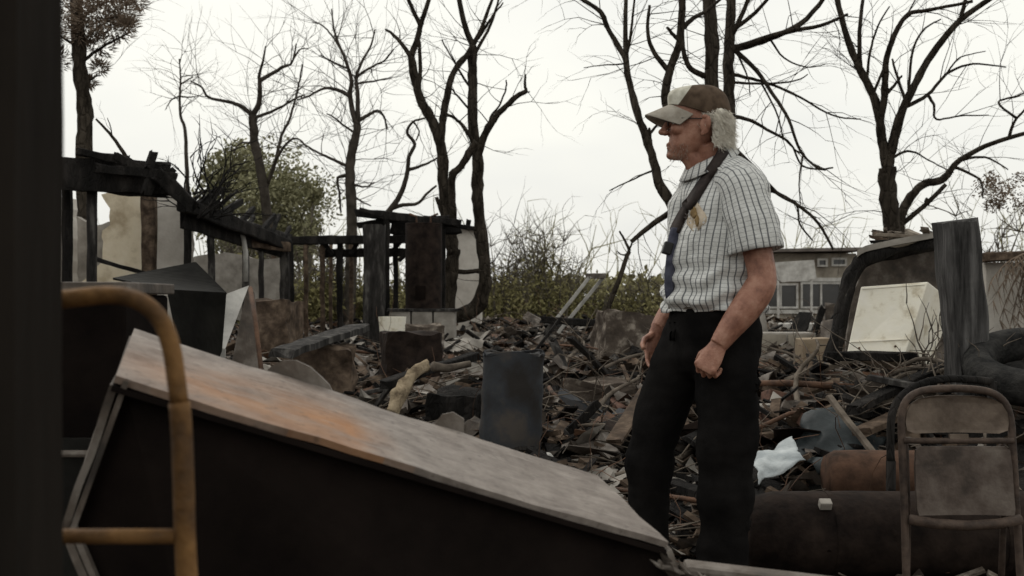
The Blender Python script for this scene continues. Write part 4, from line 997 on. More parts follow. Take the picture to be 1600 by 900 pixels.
# bent hoop behind chair
b = MB(); pts = crom([(1392, 720, 4.1), (1392, 660, 4.1), (1402, 628, 4.12), (1430, 604, 4.15), (1480, 592, 4.2), (1550, 596, 4.25)], 5)
b.tube([P(*p) for p in pts] + [], .016, 9, jit=.3); b.tube([P(1392, 720, 4.1), V((P(1392, 0, 4.1).x, 4.1, 0))], .02, 8)
b.tube([P(1550, 596, 4.25), V((P(1556, 0, 4.25).x, 4.3, 0))], .02, 8)
tag(b.build('bent_hoop', 'char', smooth=True), 'rusty bent tube hoop arching behind the folding chair', 'hoop')

# ------------------------------------------------------------------ middle rubble things
q = P(797, 690, 5.7); zg = gz(q.x, 5.7) - .08; H = P(0, 552, 5.7).z - zg; r = 47 / F * 5.7
dm = thing('scorched_drum', (q.x, 5.7, zg), 'scorched dark metal drum standing in the rubble left of the man', 'drum')
b = MB(); R = []
for k in range(13):
    z = zg + H * k / 12; rr = r * (1 + (.035 if k in (4, 8, 12) else 0))
    R.append([V((q.x + math.cos(a) * rr * (1 + .06 * nv((math.cos(a) * 1.5, math.sin(a) * 1.5, z * 3), 1, 8)) + .04 * (z - zg), 5.7 + math.sin(a) * rr, z + (.02 * math.sin(a * 3) if k == 12 else 0))) for a in [2 * math.pi * i / 30 for i in range(30)]])
b.rings(R, cap=False); R2 = [[V((q.x + .04 * H + (p.x - q.x - .04 * H) * .94, 5.7 + (p.y - 5.7) * .94, p.z)) for p in R[-1]], [V((q.x + .04 * H + (p.x - q.x - .04 * H) * .9, 5.7 + (p.y - 5.7) * .9, p.z - .2)) for p in R[-1]]]
b.rings([R[-1]] + R2); b.build('shell', 'drum', dm, smooth=True)
# pale split log
def bentlog(pts, rad, m, name, label, cat, n=9):
    b = MB(); c = crom(pts, 4); b.tube([P(*p) for p in c], [rad[0] + (rad[1] - rad[0]) * i / (len(c) - 1) for i in range(len(c))], n, jit=.25)
    return tag(b.build(name, m, smooth=True), label, cat)
b = MB(); lp = crom([(613, 648, 5.35), (622, 622, 5.4), (634, 598, 5.47), (650, 580, 5.55), (668, 571, 5.65)], 5); b.tube([P(*p) for p in lp], [.046 - .0009 * k + .006 * nv(P(*p), 11) for k, p in enumerate(lp)], 11, flat=.75, jit=.9)
tag(b.build('split_log', 'log', smooth=True), 'pale split log end sticking up behind the rusty cabinet', 'log')
bentlog([(676, 572, 5.7), (700, 575, 5.75), (735, 568, 5.8)], (.03, .018), 'twig', 'crooked_branch', 'crooked grey branch right of the pale split log', 'branch')
# leaning ladder-like rail
Yl = 13; lr = thing('metal_trestle', (P(868, 520, Yl).x, Yl, gz(.6, Yl)), 'pale two-railed metal trestle leaning up out of the rubble', 'trestle')
for (a, c, yy) in [((846, 528), (922, 432), Yl), ((872, 520), (942, 434), Yl + .25)]:
    b = MB(); b.plank(P(*a, yy), P(*c, yy), .045, .035, 6, .12, side=(0, 0, 1)); b.build('rail', 'sheetlight', lr)
b = MB(); b.plank(P(918, 432, Yl), P(944, 431, Yl + .25), .07, .06, 4, .12, side=(0, 0, 1)); b.build('top_cap', 'sheet', lr)
# boxes and slabs in the left rubble
def rbox(name, px0, px1, py, Y, dep, m, label, cat, rot=0, tilt=0):
    a, c = P(px0, py, Y), P(px1, py, Y); cx = (a.x + c.x) / 2; z0 = gz(cx, Y) - .08; h = (a.z - z0) / 2
    b = MB(); b.box((cx, Y + dep / 2, z0 + h), ((c.x - a.x) / 2, dep / 2, h), Matrix.Rotation(rot, 3, 'Z') @ Matrix.Rotation(tilt, 3, 'Y'))
    bm = bmesh.new(); vs_ = [bm.verts.new(v) for v in b.v]
    for f in b.f: bm.faces.new([vs_[i] for i in f])
    bmesh.ops.subdivide_edges(bm, edges=bm.edges[:], cuts=6, use_grid_fill=True); bm.verts.index_update()
    for v in bm.verts: v.co += nvec(v.co, 5, px0) * .045 + nvec(v.co, 16, px1) * .016
    b.v = [V(v.co) for v in bm.verts]; b.f = [[v.index for v in f.verts] for f in bm.faces]; bm.free()
    return tag(b.build(name, m), label, cat)
rbox('burnt_cabinet', 440, 545, 548, 6.6, .4, 'board', 'brown scorched wooden cabinet behind the torn back edge of the rusty cabinet', 'cabinet', .12)
rbox('brown_box', 392, 452, 470, 9.0, .4, 'board', 'dull brown scorched box below the burnt house', 'box', -.1)
rbox('rusty_bin', 592, 680, 520, 7.6, .4, 'darktank', 'dark square bin in the rubble below the water heater', 'bin', .2)
rbox('concrete_block', 632, 690, 508, 12.2, .4, 'ash', 'dusty concrete block at the foot of the big forked tree', 'block', .1)
rbox('grey_slab', 940, 1046, 492, 10.5, .8, 'ash', 'brown-grey broken slab leaning left of the man', 'slab', .1, .12)
rbox('dark_crate', 676, 752, 618, 6.0, .35, 'char', 'black charred crate left of the scorched drum', 'crate', -.2, .1)
rbox('pale_box', 752, 826, 576, 8.4, .3, 'board', 'scorched flat box behind the scorched drum', 'box', .2)
rbox('low_slab', 880, 985, 598, 7.4, .5, 'ash', 'low dusty broken slab in the rubble left of the man', 'slab', .05, .05)
for (a, c, w, t, m, lab) in [((440, 552, 5.8), (560, 512, 7.4), .16, .05, 'char_grey', 'long grey charred plank sloping up from the brown scorched cabinet'),
        ((600, 600, 5.6), (742, 556, 6.3), .07, .05, 'char', 'black charred beam above the crooked grey branch'),
        ((845, 500, 12), (1045, 512, 12), .1, .08, 'char', 'long black beam lying level behind the rubble left of the man'),
        ((960, 690, 4.7), (1010, 610, 5.4), .08, .02, 'board', 'brown board slanting beside the forward leg of the man'),
        ((1190, 610, 6.2), (1330, 560, 6.8), .06, .04, 'twig', 'weathered pole across the rubble right of the man'),
        ((1330, 640, 5.0), (1500, 560, 5.4), .08, .04, 'char', 'charred rafter propped on the heap below the cream box'),
        ((1296, 620, 4.9), (1368, 712, 4.55), .03, .02, 'twig', 'thin pale stick slanting down to the rusty brown cylinder'),
        ((1360, 590, 5.2), (1480, 612, 5.0), .07, .03, 'char_grey', 'grey charred board flat on the heap below the cream box')]:
    b = MB(); p, q = P(*a), P(*c); b.plank(p, q, w, t, 9, .25); tag(b.build('charred_plank', m), lab, 'plank')
#@@MAN
# ------------------------------------------------------------------ the man
YM = 3.6; K = F / YM
man = thing('person', (.72, YM, gz(.72, YM)), 'man in cap and checked short-sleeved shirt standing side-on in the rubble', 'person')
fw_, lf_ = V((-.94, -.34, 0)), V((.34, -.94, 0)); UP = V((0, 0, 1))
def mx(px): return (px - CX) / K
def mring(z, cx, hd, hw, n=36, p=2.25, fold=0, tilt=0):
    r = []; c = V((mx(cx), YM, z))
    for i in range(n):
        a = 2 * math.pi * i / n; ca, sa = math.cos(a), math.sin(a)
        u = hd * math.copysign(abs(ca) ** (2 / p), ca); v = hw * math.copysign(abs(sa) ** (2 / p), sa)
        q = c + fw_ * u + lf_ * v
        q.z += tilt * u
        if fold: q += (fw_ * ca + lf_ * sa) * fold * (nv((ca * 1.6, sa * 1.6, z * 5), 1.3, 2) + .6 * nv((ca * 4, sa * 4, z * 9), 1, 6))
        r.append(q)
    return r
body = MB()
body.rings([mring(z, cx, hd, hw, 24) for z, cx, hd, hw in [(.80, 1112, .09, .13), (.95, 1114, .115, .16), (1.1, 1116, .12, .16), (1.3, 1121, .115, .17), (1.42, 1125, .105, .175), (1.48, 1124, .08, .14), (1.53, 1112, .06, .075)]])
HO = V((mx(1090), YM - .02, 1.63))
def hd_(a, b, c): return HO + V((-a, -b, c))
hr = []
for c, af, ab, hw in [(-.088, .090, .045, .016), (-.08, .101, .035, .031), (-.06, .107, .0, .044), (-.04, .106, -.03, .055), (-.015, .103, -.055, .063), (.015, .100, -.08, .069), (.045, .096, -.092, .073), (.07, .103, -.096, .075), (.1, .095, -.095, .074), (.13, .062, -.075, .06), (.148, .01, -.03, .03)]:
    m_ = (af + ab) / 2; h = (af - ab) / 2
    hr.append([hd_(m_ + h * math.copysign(abs(math.cos(t)) ** .9, math.cos(t)), hw * math.copysign(abs(math.sin(t)) ** .85, math.sin(t)), c) for t in [2 * math.pi * i / 26 for i in range(26)]])
body.rings(hr)
def hcap(a, b, r0, r1, n=8):
    body.tube([hd_(*a), hd_(*[(x + y) / 2 for x, y in zip(a, b)]), hd_(*b)], [r0, (r0 + r1) / 2, r1], n)
def hell(c, r): body.ell(hd_(*c), ((r[0], 0, 0), (0, r[1], 0), (0, 0, r[2])), 10, 8)
hcap((.100, 0, .056), (.122, 0, .016), .010, .012); hell((.127, 0, .010), (.015, .014, .012)); hell((.115, .012, .006), (.012, .009, .008)); hell((.115, -.012, .006), (.012, .009, .008))
hcap((.094, -.045, .062), (.094, .045, .062), .011, .011); hell((.096, .02, .064), (.014, .025, .009)); hell((.096, -.02, .064), (.014, .025, .009))
hell((.078, .042, .014), (.028, .022, .022)); hell((.078, -.042, .014), (.028, .022, .022))
hell((.104, 0, -.034), (.010, .024, .007)); hell((.102, 0, -.047), (.010, .021, .007)); hell((.096, 0, -.072), (.018, .022, .015))
for s in (-1, 1):
    hell((-.008, s * .078, .022), (.019, .010, .033)); hell((-.018, s * .087, .030), (.010, .008, .022)); hell((-.006, s * .086, .050), (.012, .006, .007)); hell((.0, s * .078, -.006), (.008, .007, .010))
body.tube([hd_(-.024, 0, -.03), V((mx(1110), YM - .01, 1.545)), V((mx(1120), YM, 1.47))], [.051, .056, .074], 16)
body.tube([hd_(.045, 0, -.058), hd_(.02, 0, -.085), V((mx(1092), YM - .01, 1.50))], [.034, .036, .04], 12)
# arms
AL = [V((.765, 3.45, 1.43)), V((.795, 3.415, 1.30)), V((.826, 3.39, 1.15)), V((.815, 3.38, 1.09)), V((.765, 3.37, 1.02)), V((.715, 3.37, .955)), V((.680, 3.37, .905))]
AR = [V((.70, 3.76, 1.43)), V((.69, 3.82, 1.28)), V((.67, 3.85, 1.13)), V((.63, 3.84, 1.05)), V((.575, 3.81, .99)), V((.54, 3.785, .945))]
body.tube([tuple(p) for p in crom([tuple(p) for p in AL], 3)], [r for (r,) in crom([(.060,), (.054,), (.047,), (.052,), (.050,), (.040,), (.031,)], 3)], 16)
body.tube([tuple(p) for p in crom([tuple(p) for p in AR], 3)], [r for (r,) in crom([(.060,), (.054,), (.047,), (.050,), (.040,), (.031,)], 3)], 16)
def hand(Wp, d, n, t, curl, thumb=(.5, .75, .35)):
    d = d.normalized(); n = (n - d * n.dot(d)).normalized(); t = (t - d * t.dot(d) - n * t.dot(n)).normalized()
    R = []
    for k, (w, h) in zip((-.012, .015, .05, .088, .1), ((.027, .021), (.034, .021), (.042, .019), (.043, .017), (.036, .012))):
        R.append([Wp + d * k + t * w * math.cos(a) + n * h * math.sin(a) for a in [2 * math.pi * i / 14 for i in range(14)]])
    body.rings(R)
    for f, (o, L) in enumerate(((.0325, .94), (.0108, 1.05), (-.0108, 1.0), (-.0315, .8))):
        q = Wp + d * (.090 - .004 * abs(f - 1)) + t * o; pts = [q - d * .02, q]; ang = 0
        for ln, cu in zip((.042, .027, .021), curl):
            ang += math.radians(cu + f * 3); q = q + (d * math.cos(ang) + n * math.sin(ang)) * ln * L; pts.append(q)
        body.tube(pts, [.0095, .0093, .0086, .0079, .0062], 8); body.ell(pts[1] - n * .006, (d * .011, t * .0095, n * .009), 8, 6)
    q = Wp + d * .028 + t * .026 + n * .006; v = d * thumb[0] + t * thumb[1] + n * thumb[2]; v.normalize()
    p2 = q + v * .042; v2 = (v + d * .35 + n * .35 - t * .25).normalized(); p3 = p2 + v2 * .032; p4 = p3 + (v2 + n * .3 - t * .3).normalized() * .024
    body.tube([q - v * .015, q, p2, p3, p4], [.013, .0145, .0125, .0110, .0082], 8)
hand(AL[-1], V((-.50, .0, -.86)), V((.62, .75, -.1)), V((-.75, .55, .4)), (58, 72, 45), (.55, .6, .5))
hand(AR[-1], V((-.16, -.12, -1)), V((.3, -.9, 0)), V((-.9, -.3, .1)), (22, 25, 18))
# legs under the cloth
body.tube([V((mx(1118), YM - .09, .9)), V((mx(1120), YM - .09, .5)), V((mx(1118), YM - .10, .08))], [.06, .045, .035], 12)
body.tube([V((mx(1100), YM + .09, .9)), V((mx(1024), YM + .1, .5)), V((mx(1022), YM + .1, .08))], [.06, .045, .035], 12)
bo = body.build('body', 'skin', man)
def remesh(o, vox, it=4, fac=.5):
    rm = o.modifiers.new('r', 'REMESH'); rm.mode = 'VOXEL'; rm.voxel_size = vox
    if it:
        sm = o.modifiers.new('s', 'SMOOTH'); sm.factor = fac; sm.iterations = it
    dg = bpy.context.evaluated_depsgraph_get(); me = bpy.data.meshes.new_from_object(o.evaluated_get(dg))
    o.modifiers.clear(); old = o.data; o.data = me; bpy.data.meshes.remove(old)
    me.polygons.foreach_set('use_smooth', [True] * len(me.polygons))
remesh(bo, .0033, 2, .4)
for s in (-1, 1):
    b = MB(); b.ell(hd_(.088, s * .030, .040), ((.011, 0, 0), (0, .012, 0), (0, 0, .010)), 12, 8); e_ = b.build('eye', 'eyewhite', man, smooth=True)
    b = MB(); b.ell(hd_(.0965, s * .031, .040), ((.003, 0, 0), (0, .005, 0), (0, 0, .005)), 10, 6); b.build('iris', 'black', e_, smooth=True)

# shirt
SR = [(1.015, 1116, .150, .192), (1.03, 1116, .152, .194), (1.06, 1115, .155, .194), (1.12, 1116, .154, .194), (1.18, 1117, .150, .195), (1.24, 1119, .147, .197), (1.30, 1121, .145, .200), (1.36, 1124, .141, .204), (1.41, 1127, .135, .204), (1.45, 1129, .125, .196), (1.48, 1128, .110, .176), (1.505, 1123, .095, .145), (1.528, 1116, .082, .112), (1.538, 1111, .073, .088), (1.545, 1108, .069, .076)]
sh_ = MB(); n = 72; R = []; U = []
sc = crom(SR, 5)
for k, (z, cx, hd, hw) in enumerate(sc):
    r = mring(z, cx, hd, hw, n, 2.2, .022 if k < len(sc) - 14 else .004, tilt=-.35 * sst(1.46, 1.56, z))
    for i_, q in enumerate(r):
        an = 2 * math.pi * i_ / n; rad_ = (fw_ * math.cos(an) + lf_ * math.sin(an))
        w_ = (1 - sst(1.10, 1.24, z)); q += rad_ * (.011 * w_ * math.sin(z * 95 + 2.2 * math.sin(an * 2 + 1) + 3 * nv((math.cos(an), math.sin(an), z * 3), 2, 1)))
        w2 = sst(1.2, 1.32, z) * (1 - sst(1.44, 1.5, z)); q += rad_ * (.007 * w2 * math.sin(an * 7 + z * 45 + 4 * nv((math.cos(an), math.sin(an), z * 3), 2, 4)))
    if k == 0: r = [q + UP * .016 * nv(q, 9, 3) for q in r]
    R.append(r); U.append([(i / n * 1.12 + .010 * nv((math.cos(6.2832 * i / n), math.sin(6.2832 * i / n), z * 4), 1.6, 7), z + .008 * nv((math.cos(6.2832 * i / n), math.sin(6.2832 * i / n), z * 4), 1.9, 17)) for i in range(n + 1)])
sh_.rings(R, cap=False, uvs=U)
def sleeve(path, rad, n=26, flip=1):
    pts = [V(q[:3]) for q in crom([tuple(p) for p in path], 4)]; rr = [r for (r,) in crom([(r,) for r in rad], 4)]
    u = V((1, 0, 0)); RR = []; UU = []; L = 0
    for i, p in enumerate(pts):
        t = (pts[min(i + 1, len(pts) - 1)] - pts[max(i - 1, 0)]).normalized(); u = (u - t * u.dot(t)).normalized(); w = t.cross(u)
        if i: L += (p - pts[i - 1]).length
        RR.append([p + (u * math.cos(a) + w * math.sin(a) * .92) * (rr[i] + .012 * nv((math.cos(a) * 2, math.sin(a) * 2, L * 14 + a), 1.1, flip * 3) + .006 * nv((math.cos(a) * 5, math.sin(a) * 5, L * 20), 1.1, flip * 5)) for a in [2 * math.pi * j / n for j in range(n)]])
        UU.append([(j / n * 2 * math.pi * .088, L) for j in range(n + 1)])
    inner = [[p + (q - p) * .93 for q in RR[-1]] for p in (pts[-1],)][0]; up2 = [q + (pts[-4] - pts[-1]) for q in inner]
    RR += [inner, up2]; UU += [UU[-1], UU[-4]]
    sh_.rings(RR, cap=False, uvs=UU)
sleeve([V((.735, 3.52, 1.452)), V((.765, 3.455, 1.435)), V((.785, 3.425, 1.36)), V((.80, 3.405, 1.29)), V((.812, 3.395, 1.215))], [.058, .078, .083, .086, .091])
sleeve([V((.72, 3.70, 1.45)), V((.70, 3.765, 1.43)), V((.69, 3.80, 1.36)), V((.685, 3.825, 1.29)), V((.68, 3.84, 1.21))], [.06, .08, .085, .088, .09], flip=2)
# collar
CR = []; CU = []
for k, (dz, gr) in enumerate([(-.012, 1.04), (.008, 1.06), (.020, 1.10), (.015, 1.20), (-.002, 1.34), (-.020, 1.50)]):
    base_ = mring(1.540, 1108, .066 * gr, .070 * gr, n, 2.1, 0, tilt=-.55); CR.append([q + UP * dz for q in base_]); CU.append([(i / n * .5, dz * 2) for i in range(n + 1)])
sh_.rings(CR, cap=False, uvs=CU)
shirt = sh_.build('shirt', 'plaid', man, smooth=True)
so = shirt.modifiers.new('thickness', 'SOLIDIFY'); so.thickness = .003; so.offset = 1
bv = BVHTree.FromPolygons([tuple(p) for p in sh_.v], sh_.f)
cam0 = V((0, 0, CH))
def onshirt(px, py, off=.006, dflt=3.46):
    d = (P(px, py, 1) - cam0).normalized(); h = bv.ray_cast(cam0, d)
    if h[0] is None: return P(px, py, dflt)
    nn = h[1] if h[1].dot(d) < 0 else -h[1]
    return h[0] + nn * off
# strap round the neck, hanging end, chest patch
pathc = crom([(1131, 236), (1124, 248), (1112, 268), (1098, 290), (1082, 315), (1066, 340), (1056, 362)], 4)
b = MB(); R = []
for i, (x, y) in enumerate(pathc):
    a = pathc[max(i - 1, 0)]; c = pathc[min(i + 1, len(pathc) - 1)]; tx, ty_ = c[0] - a[0], c[1] - a[1]; L = math.hypot(tx, ty_); w = 8.5
    nx_, ny_ = -ty_ / L * w, tx / L * w
    l0, r0 = onshirt(x + nx_, y + ny_), onshirt(x - nx_, y - ny_); m0 = onshirt(x, y, .010)
    if abs(l0.y - m0.y) > .05: l0 = m0 + (m0 - r0)
    if abs(r0.y - m0.y) > .05: r0 = m0 + (m0 - l0)
    R.append([l0, m0, r0, m0 + V((.0, .012, 0))])
b.rings(R); b.build('neck_strap', 'strap', man, smooth=True)
b = MB(); R = []
end = pathc[-1]; e3 = onshirt(1056, 362, .012)
for i, (x, y, w) in enumerate(crom([(1057, 356, 9), (1052, 378, 9.5), (1049, 400, 8), (1047, 425, 8.5), (1046, 448, 8), (1045, 466, 5)], 3)):
    yy = e3.y - .02 * sst(356, 400, y)
    R.append([P(x + w * math.cos(a), y + 1.5 * nv((x, y, a), 2), yy) + V((0, .011 * math.sin(a), 0)) for a in [2 * math.pi * j / 10 for j in range(10)]])
b.rings(R); tag(b.build('hanging_strap', 'strapblue', man, smooth=True), 'blue-grey hanging end of the neck strap')
b = MB(); q = P(1043, 388, e3.y - .02); b.box(q, (.016, .016, .022), Matrix.Rotation(.3, 3, 'Y')); b.build('strap_buckle', 'black', man, bevel=.005)
def decal(name, cx, cy, rx, ry, m, off, parent, pw=2.0):
    b = MB(); n = 20; rings_ = []
    for f in (1, .66, .33): rings_.append([onshirt(cx + rx * f * math.cos(a) * (1 + (pw == 1) * .18 * math.sin(3 * a + cx)), cy + ry * f * math.sin(a) * (1 + (pw == 1) * .12 * math.cos(4 * a)), off) for a in [2 * math.pi * i / n for i in range(n)]])
    b.rings(rings_, cap=False); o = len(b.v); b.v.append(onshirt(cx, cy, off))
    for i in range(n): b.f.append([2 * n + i, 2 * n + (i + 1) % n, o])
    ob_ = b.build(name, m, parent, smooth=True); s_ = ob_.modifiers.new('t', 'SOLIDIFY'); s_.thickness = .001
    return ob_
pt = decal('chest_patch', 1088, 340, 15, 22, 'patch', .0035, man, 1)
decal('patch_emblem', 1086, 332, 5, 8, 'patch_mark', .0055, pt, 1)
decal('patch_emblem', 1091, 345, 3, 8, 'patch_mark', .0055, pt, 1)

# trousers
tr_ = MB()
tr_.rings([mring(z, cx, hd, hw, 28) for z, cx, hd, hw in [(1.045, 1114, .135, .172), (1.0, 1114, .142, .178), (.93, 1113, .150, .185), (.86, 1112, .145, .185), (.80, 1110, .12, .165), (.77, 1110, .08, .12)]])
def leg(pts, rad):
    tr_.tube([V(q[:3]) for q in crom([tuple(p) for p in pts], 3)], [r for (r,) in crom([(r,) for r in rad], 3)], 22)
leg([V((mx(1122), YM - .09, .95)), V((mx(1124), YM - .10, .8)), V((mx(1126), YM - .11, .62)), V((mx(1124), YM - .11, .47)), V((mx(1122), YM - .11, .28)), V((mx(1116), YM - .11, .09))], [.11, .112, .105, .096, .088, .083])
leg([V((mx(1090), YM + .08, .95)), V((mx(1066), YM + .09, .8)), V((mx(1040), YM + .10, .64)), V((mx(1022), YM + .10, .48)), V((mx(1020), YM + .10, .3)), V((mx(1024), YM + .10, .09))], [.10, .102, .094, .084, .076, .072])
to = tr_.build('trousers', 'trouser', man)
remesh(to, .008, 8, .5)
wloc = V(man.location)
for v in to.data.vertices:
    p = v.co + wloc; k = .012 * nv(p, 6, 3) + .016 * nv((p.x * .5, p.y, p.z * 2.0), 5, 8) + .003 * nv((p.x, p.y, p.z * 2), 16, 8)
    v.co += v.normal * k
b = MB(); b.rings([mring(1.022, 1114, .146, .184, 30), mring(1.055, 1114, .142, .180, 30)], cap=False); b.build('belt', 'leather', man)
for (x, yo) in ((1112, -.11), (1020, .10)):
    b = MB(); c = V((mx(x), YM + yo, 0)); R = []
    zg = gz(c.x, c.y) 
    for (u, w, h) in [(-.10, .03, .05), (-.085, .042, .09), (-.03, .045, .12), (.03, .043, .105), (.09, .048, .07), (.15, .045, .055), (.185, .025, .04)]:
        R.append([c + fw_ * u + lf_ * w * math.cos(a) + UP * (zg + h / 2 + h / 2 * math.sin(a)) for a in [2 * math.pi * j / 14 for j in range(14)]])
    b.rings(R); b.build('boot', 'leather', man, smooth=True)

# cap
def cap_cloth():
    m = bpy.data.materials.new('two_tone_cap_cloth'); m.use_nodes = True; n, l = m.node_tree.nodes, m.node_tree.links; bs = n['Principled BSDF']
    bs.inputs['Roughness'].default_value = .92; bs.inputs['Specular IOR Level'].default_value = .15
    tc = n.new('ShaderNodeTexCoord'); dt = n.new('ShaderNodeVectorMath'); dt.operation = 'DOT_PRODUCT'; dt.inputs[1].default_value = (-1, 0, .72); l.new(tc.outputs['Object'], dt.inputs[0])
    ref = HO - V(man.location); k = -ref.x + .72 * ref.z + .149
    mr = n.new('ShaderNodeMapRange'); mr.inputs[1].default_value = k - .001; mr.inputs[2].default_value = k + .001; l.new(dt.outputs['Value'], mr.inputs[0])
    nz = n.new('ShaderNodeTexNoise'); nz.inputs['Scale'].default_value = 35; nz.inputs['Detail'].default_value = 6; l.new(tc.outputs['Object'], nz.inputs['Vector'])
    def rmp(a, c):
        r = n.new('ShaderNodeValToRGB'); r.color_ramp.elements[0].position = .35; r.color_ramp.elements[1].position = .65; r.color_ramp.elements[0].color = (*a, 1); r.color_ramp.elements[1].color = (*c, 1); l.new(nz.outputs[0], r.inputs[0]); return r.outputs[0]
    mxn = n.new('ShaderNodeMix'); mxn.data_type = 'RGBA'; l.new(mr.outputs[0], mxn.inputs[0]); l.new(rmp((.062, .042, .028), (.115, .08, .055)), mxn.inputs[6]); l.new(rmp((.42, .40, .33), (.64, .62, .53)), mxn.inputs[7])
    l.new(mxn.outputs[2], bs.inputs['Base Color'])
    bp = n.new('ShaderNodeBump'); bp.inputs['Strength'].default_value = .5; bp.inputs['Distance'].default_value = .004; l.new(nz.outputs[0], bp.inputs['Height']); l.new(bp.outputs[0], bs.inputs['Normal'])
    return m
M['cap_cloth'] = cap_cloth()
b = MB(); R = []; n = 96
def edge(a): return .040 * (a / .11)
for c, af, ab, hw, k in crom([(.066, .106, -.112, .087, 1), (.085, .108, -.114, .089, .95), (.108, .107, -.113, .088, .8), (.135, .098, -.104, .081, .5), (.155, .076, -.086, .066, .25), (.167, .042, -.058, .043, .1), (.172, .0, -.02, .012, 0)], 6):
    m_, h = (af + ab) / 2, (af - ab) / 2; r = []
    for i in range(n):
        t = 2 * math.pi * i / n; a_ = m_ + h * math.cos(t); r.append(hd_(a_, hw * math.sin(t), c + edge(a_) * k))
    R.append(r)
b.rings(R, cap=True)
for fi, f in enumerate(b.f):
    cc = sum((b.v[i] for i in f), V()) / len(f); a_ = HO.x - cc.x; c_ = cc.z - HO.z
    if len(f) == 4 and a_ > .078 - (c_ - .10) * .75 and a_ > .012: b.mi[fi] = 1
b.mi = {}
capo = b.build('cap', 'cap_cloth', man, smooth=True)
b = MB(); top, bot = [], []
rows = []
for j in range(7):
    r = []
    for i in range(17):
        th = -1.25 + 2.5 * i / 16; t = j / 6
        a0 = -.003 + .109 * math.cos(th * .98); b0 = .086 * math.sin(th); ext = .082 * max(0, math.cos(th * .92)) ** .7
        r.append(hd_(a0 + ext * t, b0 * (1 - .08 * t), .066 + edge(a0) - .034 * t - .018 * (b0 / .08) ** 2))
    rows.append(r)
for s in (0, 1):
    for r in rows:
        for q in r: b.v.append(q - UP * .004 * s)
N = 7 * 17
for s in (0, 1):
    for j in range(6):
        for i in range(16):
            k = s * N + j * 17 + i; b.f.append([k, k + 1, k + 18, k + 17])
for i in range(16): b.f.append([6 * 17 + i, 6 * 17 + i + 1, N + 6 * 17 + i + 1, N + 6 * 17 + i])
for j in range(6):
    for i in (0, 16): k = j * 17 + i; b.f.append([k, k + 17, k + 17 + N, k + N])
b.build('brim', 'cap_brim', capo, smooth=True)
b = MB(); b.ell(hd_(-.01, 0, .170), ((.008, 0, 0), (0, .008, 0), (0, 0, .004)), 10, 5); b.build('cap_button', 'cap_brown', capo, smooth=True)
# glasses
b = MB()
for s in (-1, 1):
    b.tube([hd_(.112 + .002 * math.cos(a), s * .032 + .021 * math.cos(a), .040 + .015 * math.sin(a)) for a in [2 * math.pi * i / 16 for i in range(17)]], .0018, 5)
    b.tube([hd_(.110, s * .053, .046), hd_(.07, s * .074, .046), hd_(-.005, s * .083, .042)], .002, 5)
b.tube([hd_(.114, -.011, .044), hd_(.117, 0, .047), hd_(.114, .011, .044)], .0018, 5)
b.build('glasses', 'black', man, smooth=True)
# hair: rough under-layer plus strands
b = MB(); R = []
for c, af, ab, hw in [(-.035, -.02, -.066, .05), (-.015, .005, -.088, .072), (.01, .018, -.100, .082), (.04, .03, -.104, .084), (.07, .04, -.104, .084), (.09, .03, -.095, .078)]:
    m_, h = (af + ab) / 2, (af - ab) / 2
    R.append([hd_(m_ + h * math.cos(t), hw * math.sin(t), c) + V((nv((c * 30, t * 2, 0), 1, 2), nv((c * 30, t * 2, 0), 1, 5), 0)) * .008 for t in [2 * math.pi * i / 28 for i in range(28)]])
# leave the ear and face clear: only the back half
bm_ = MB(); bm_.rings(R)
keep = [f for f in bm_.f if (HO.x - (sum((bm_.v[i] for i in f), V()) / len(f)).x) < -.036 or (sum((bm_.v[i] for i in f), V()) / len(f)).z - HO.z > .056]
b.v = bm_.v; b.f = keep
for _ in range(3000):
    t = rnd(0, 6.283); c = rnd(-.035, .085); a = -.032 + .070 * math.cos(t); bb = .079 * math.sin(t)
    if a > -.030 and c < .052: continue
    if a > .04: continue
    a = min(a, .035)
    p0 = hd_(a * .98, bb, c); out = (V((p0.x - HO.x - .03, p0.y - HO.y, 0))).normalized()
    L = rnd(.022, .048); d = (out * rnd(.0, .3) + V((rnd(.15, .5), rnd(-.12, .12), -rnd(.5, 1.0)))).normalized()
    p1 = p0 + d * L * .5 + out * .005; p2 = p0 + d * L + V((rnd(-.01, .02), rnd(-.01, .01), rnd(-.012, .012)))
    r = rnd(.0007, .0013); b.tube([p0, p1, p2], [r, r * .9, r * .3], 3, cap=False)
b.build('hair', 'hair', man, smooth=True)
b = MB()
for _ in range(300):      # short white beard and moustache
    t = rnd(-1.5, 1.5); c = rnd(-.088, -.03); a = .040 + .068 * math.cos(t) * (1 if c > -.075 else .85); bb = .052 * math.sin(t) * (1 - .35 * sst(-.05, -.09, c))
    if c > -.045 and abs(bb) < .018 and c < -.036: continue
    p0 = hd_(a, bb, c); d = V((-rnd(.1, .6) * math.cos(t), -math.sin(t) * .5, -rnd(.5, 1))).normalized(); L = rnd(.005, .011)
    b.tube([p0, p0 + d * L], [.0007, .0004], 3, cap=False)
b.build('beard', 'beard', man)

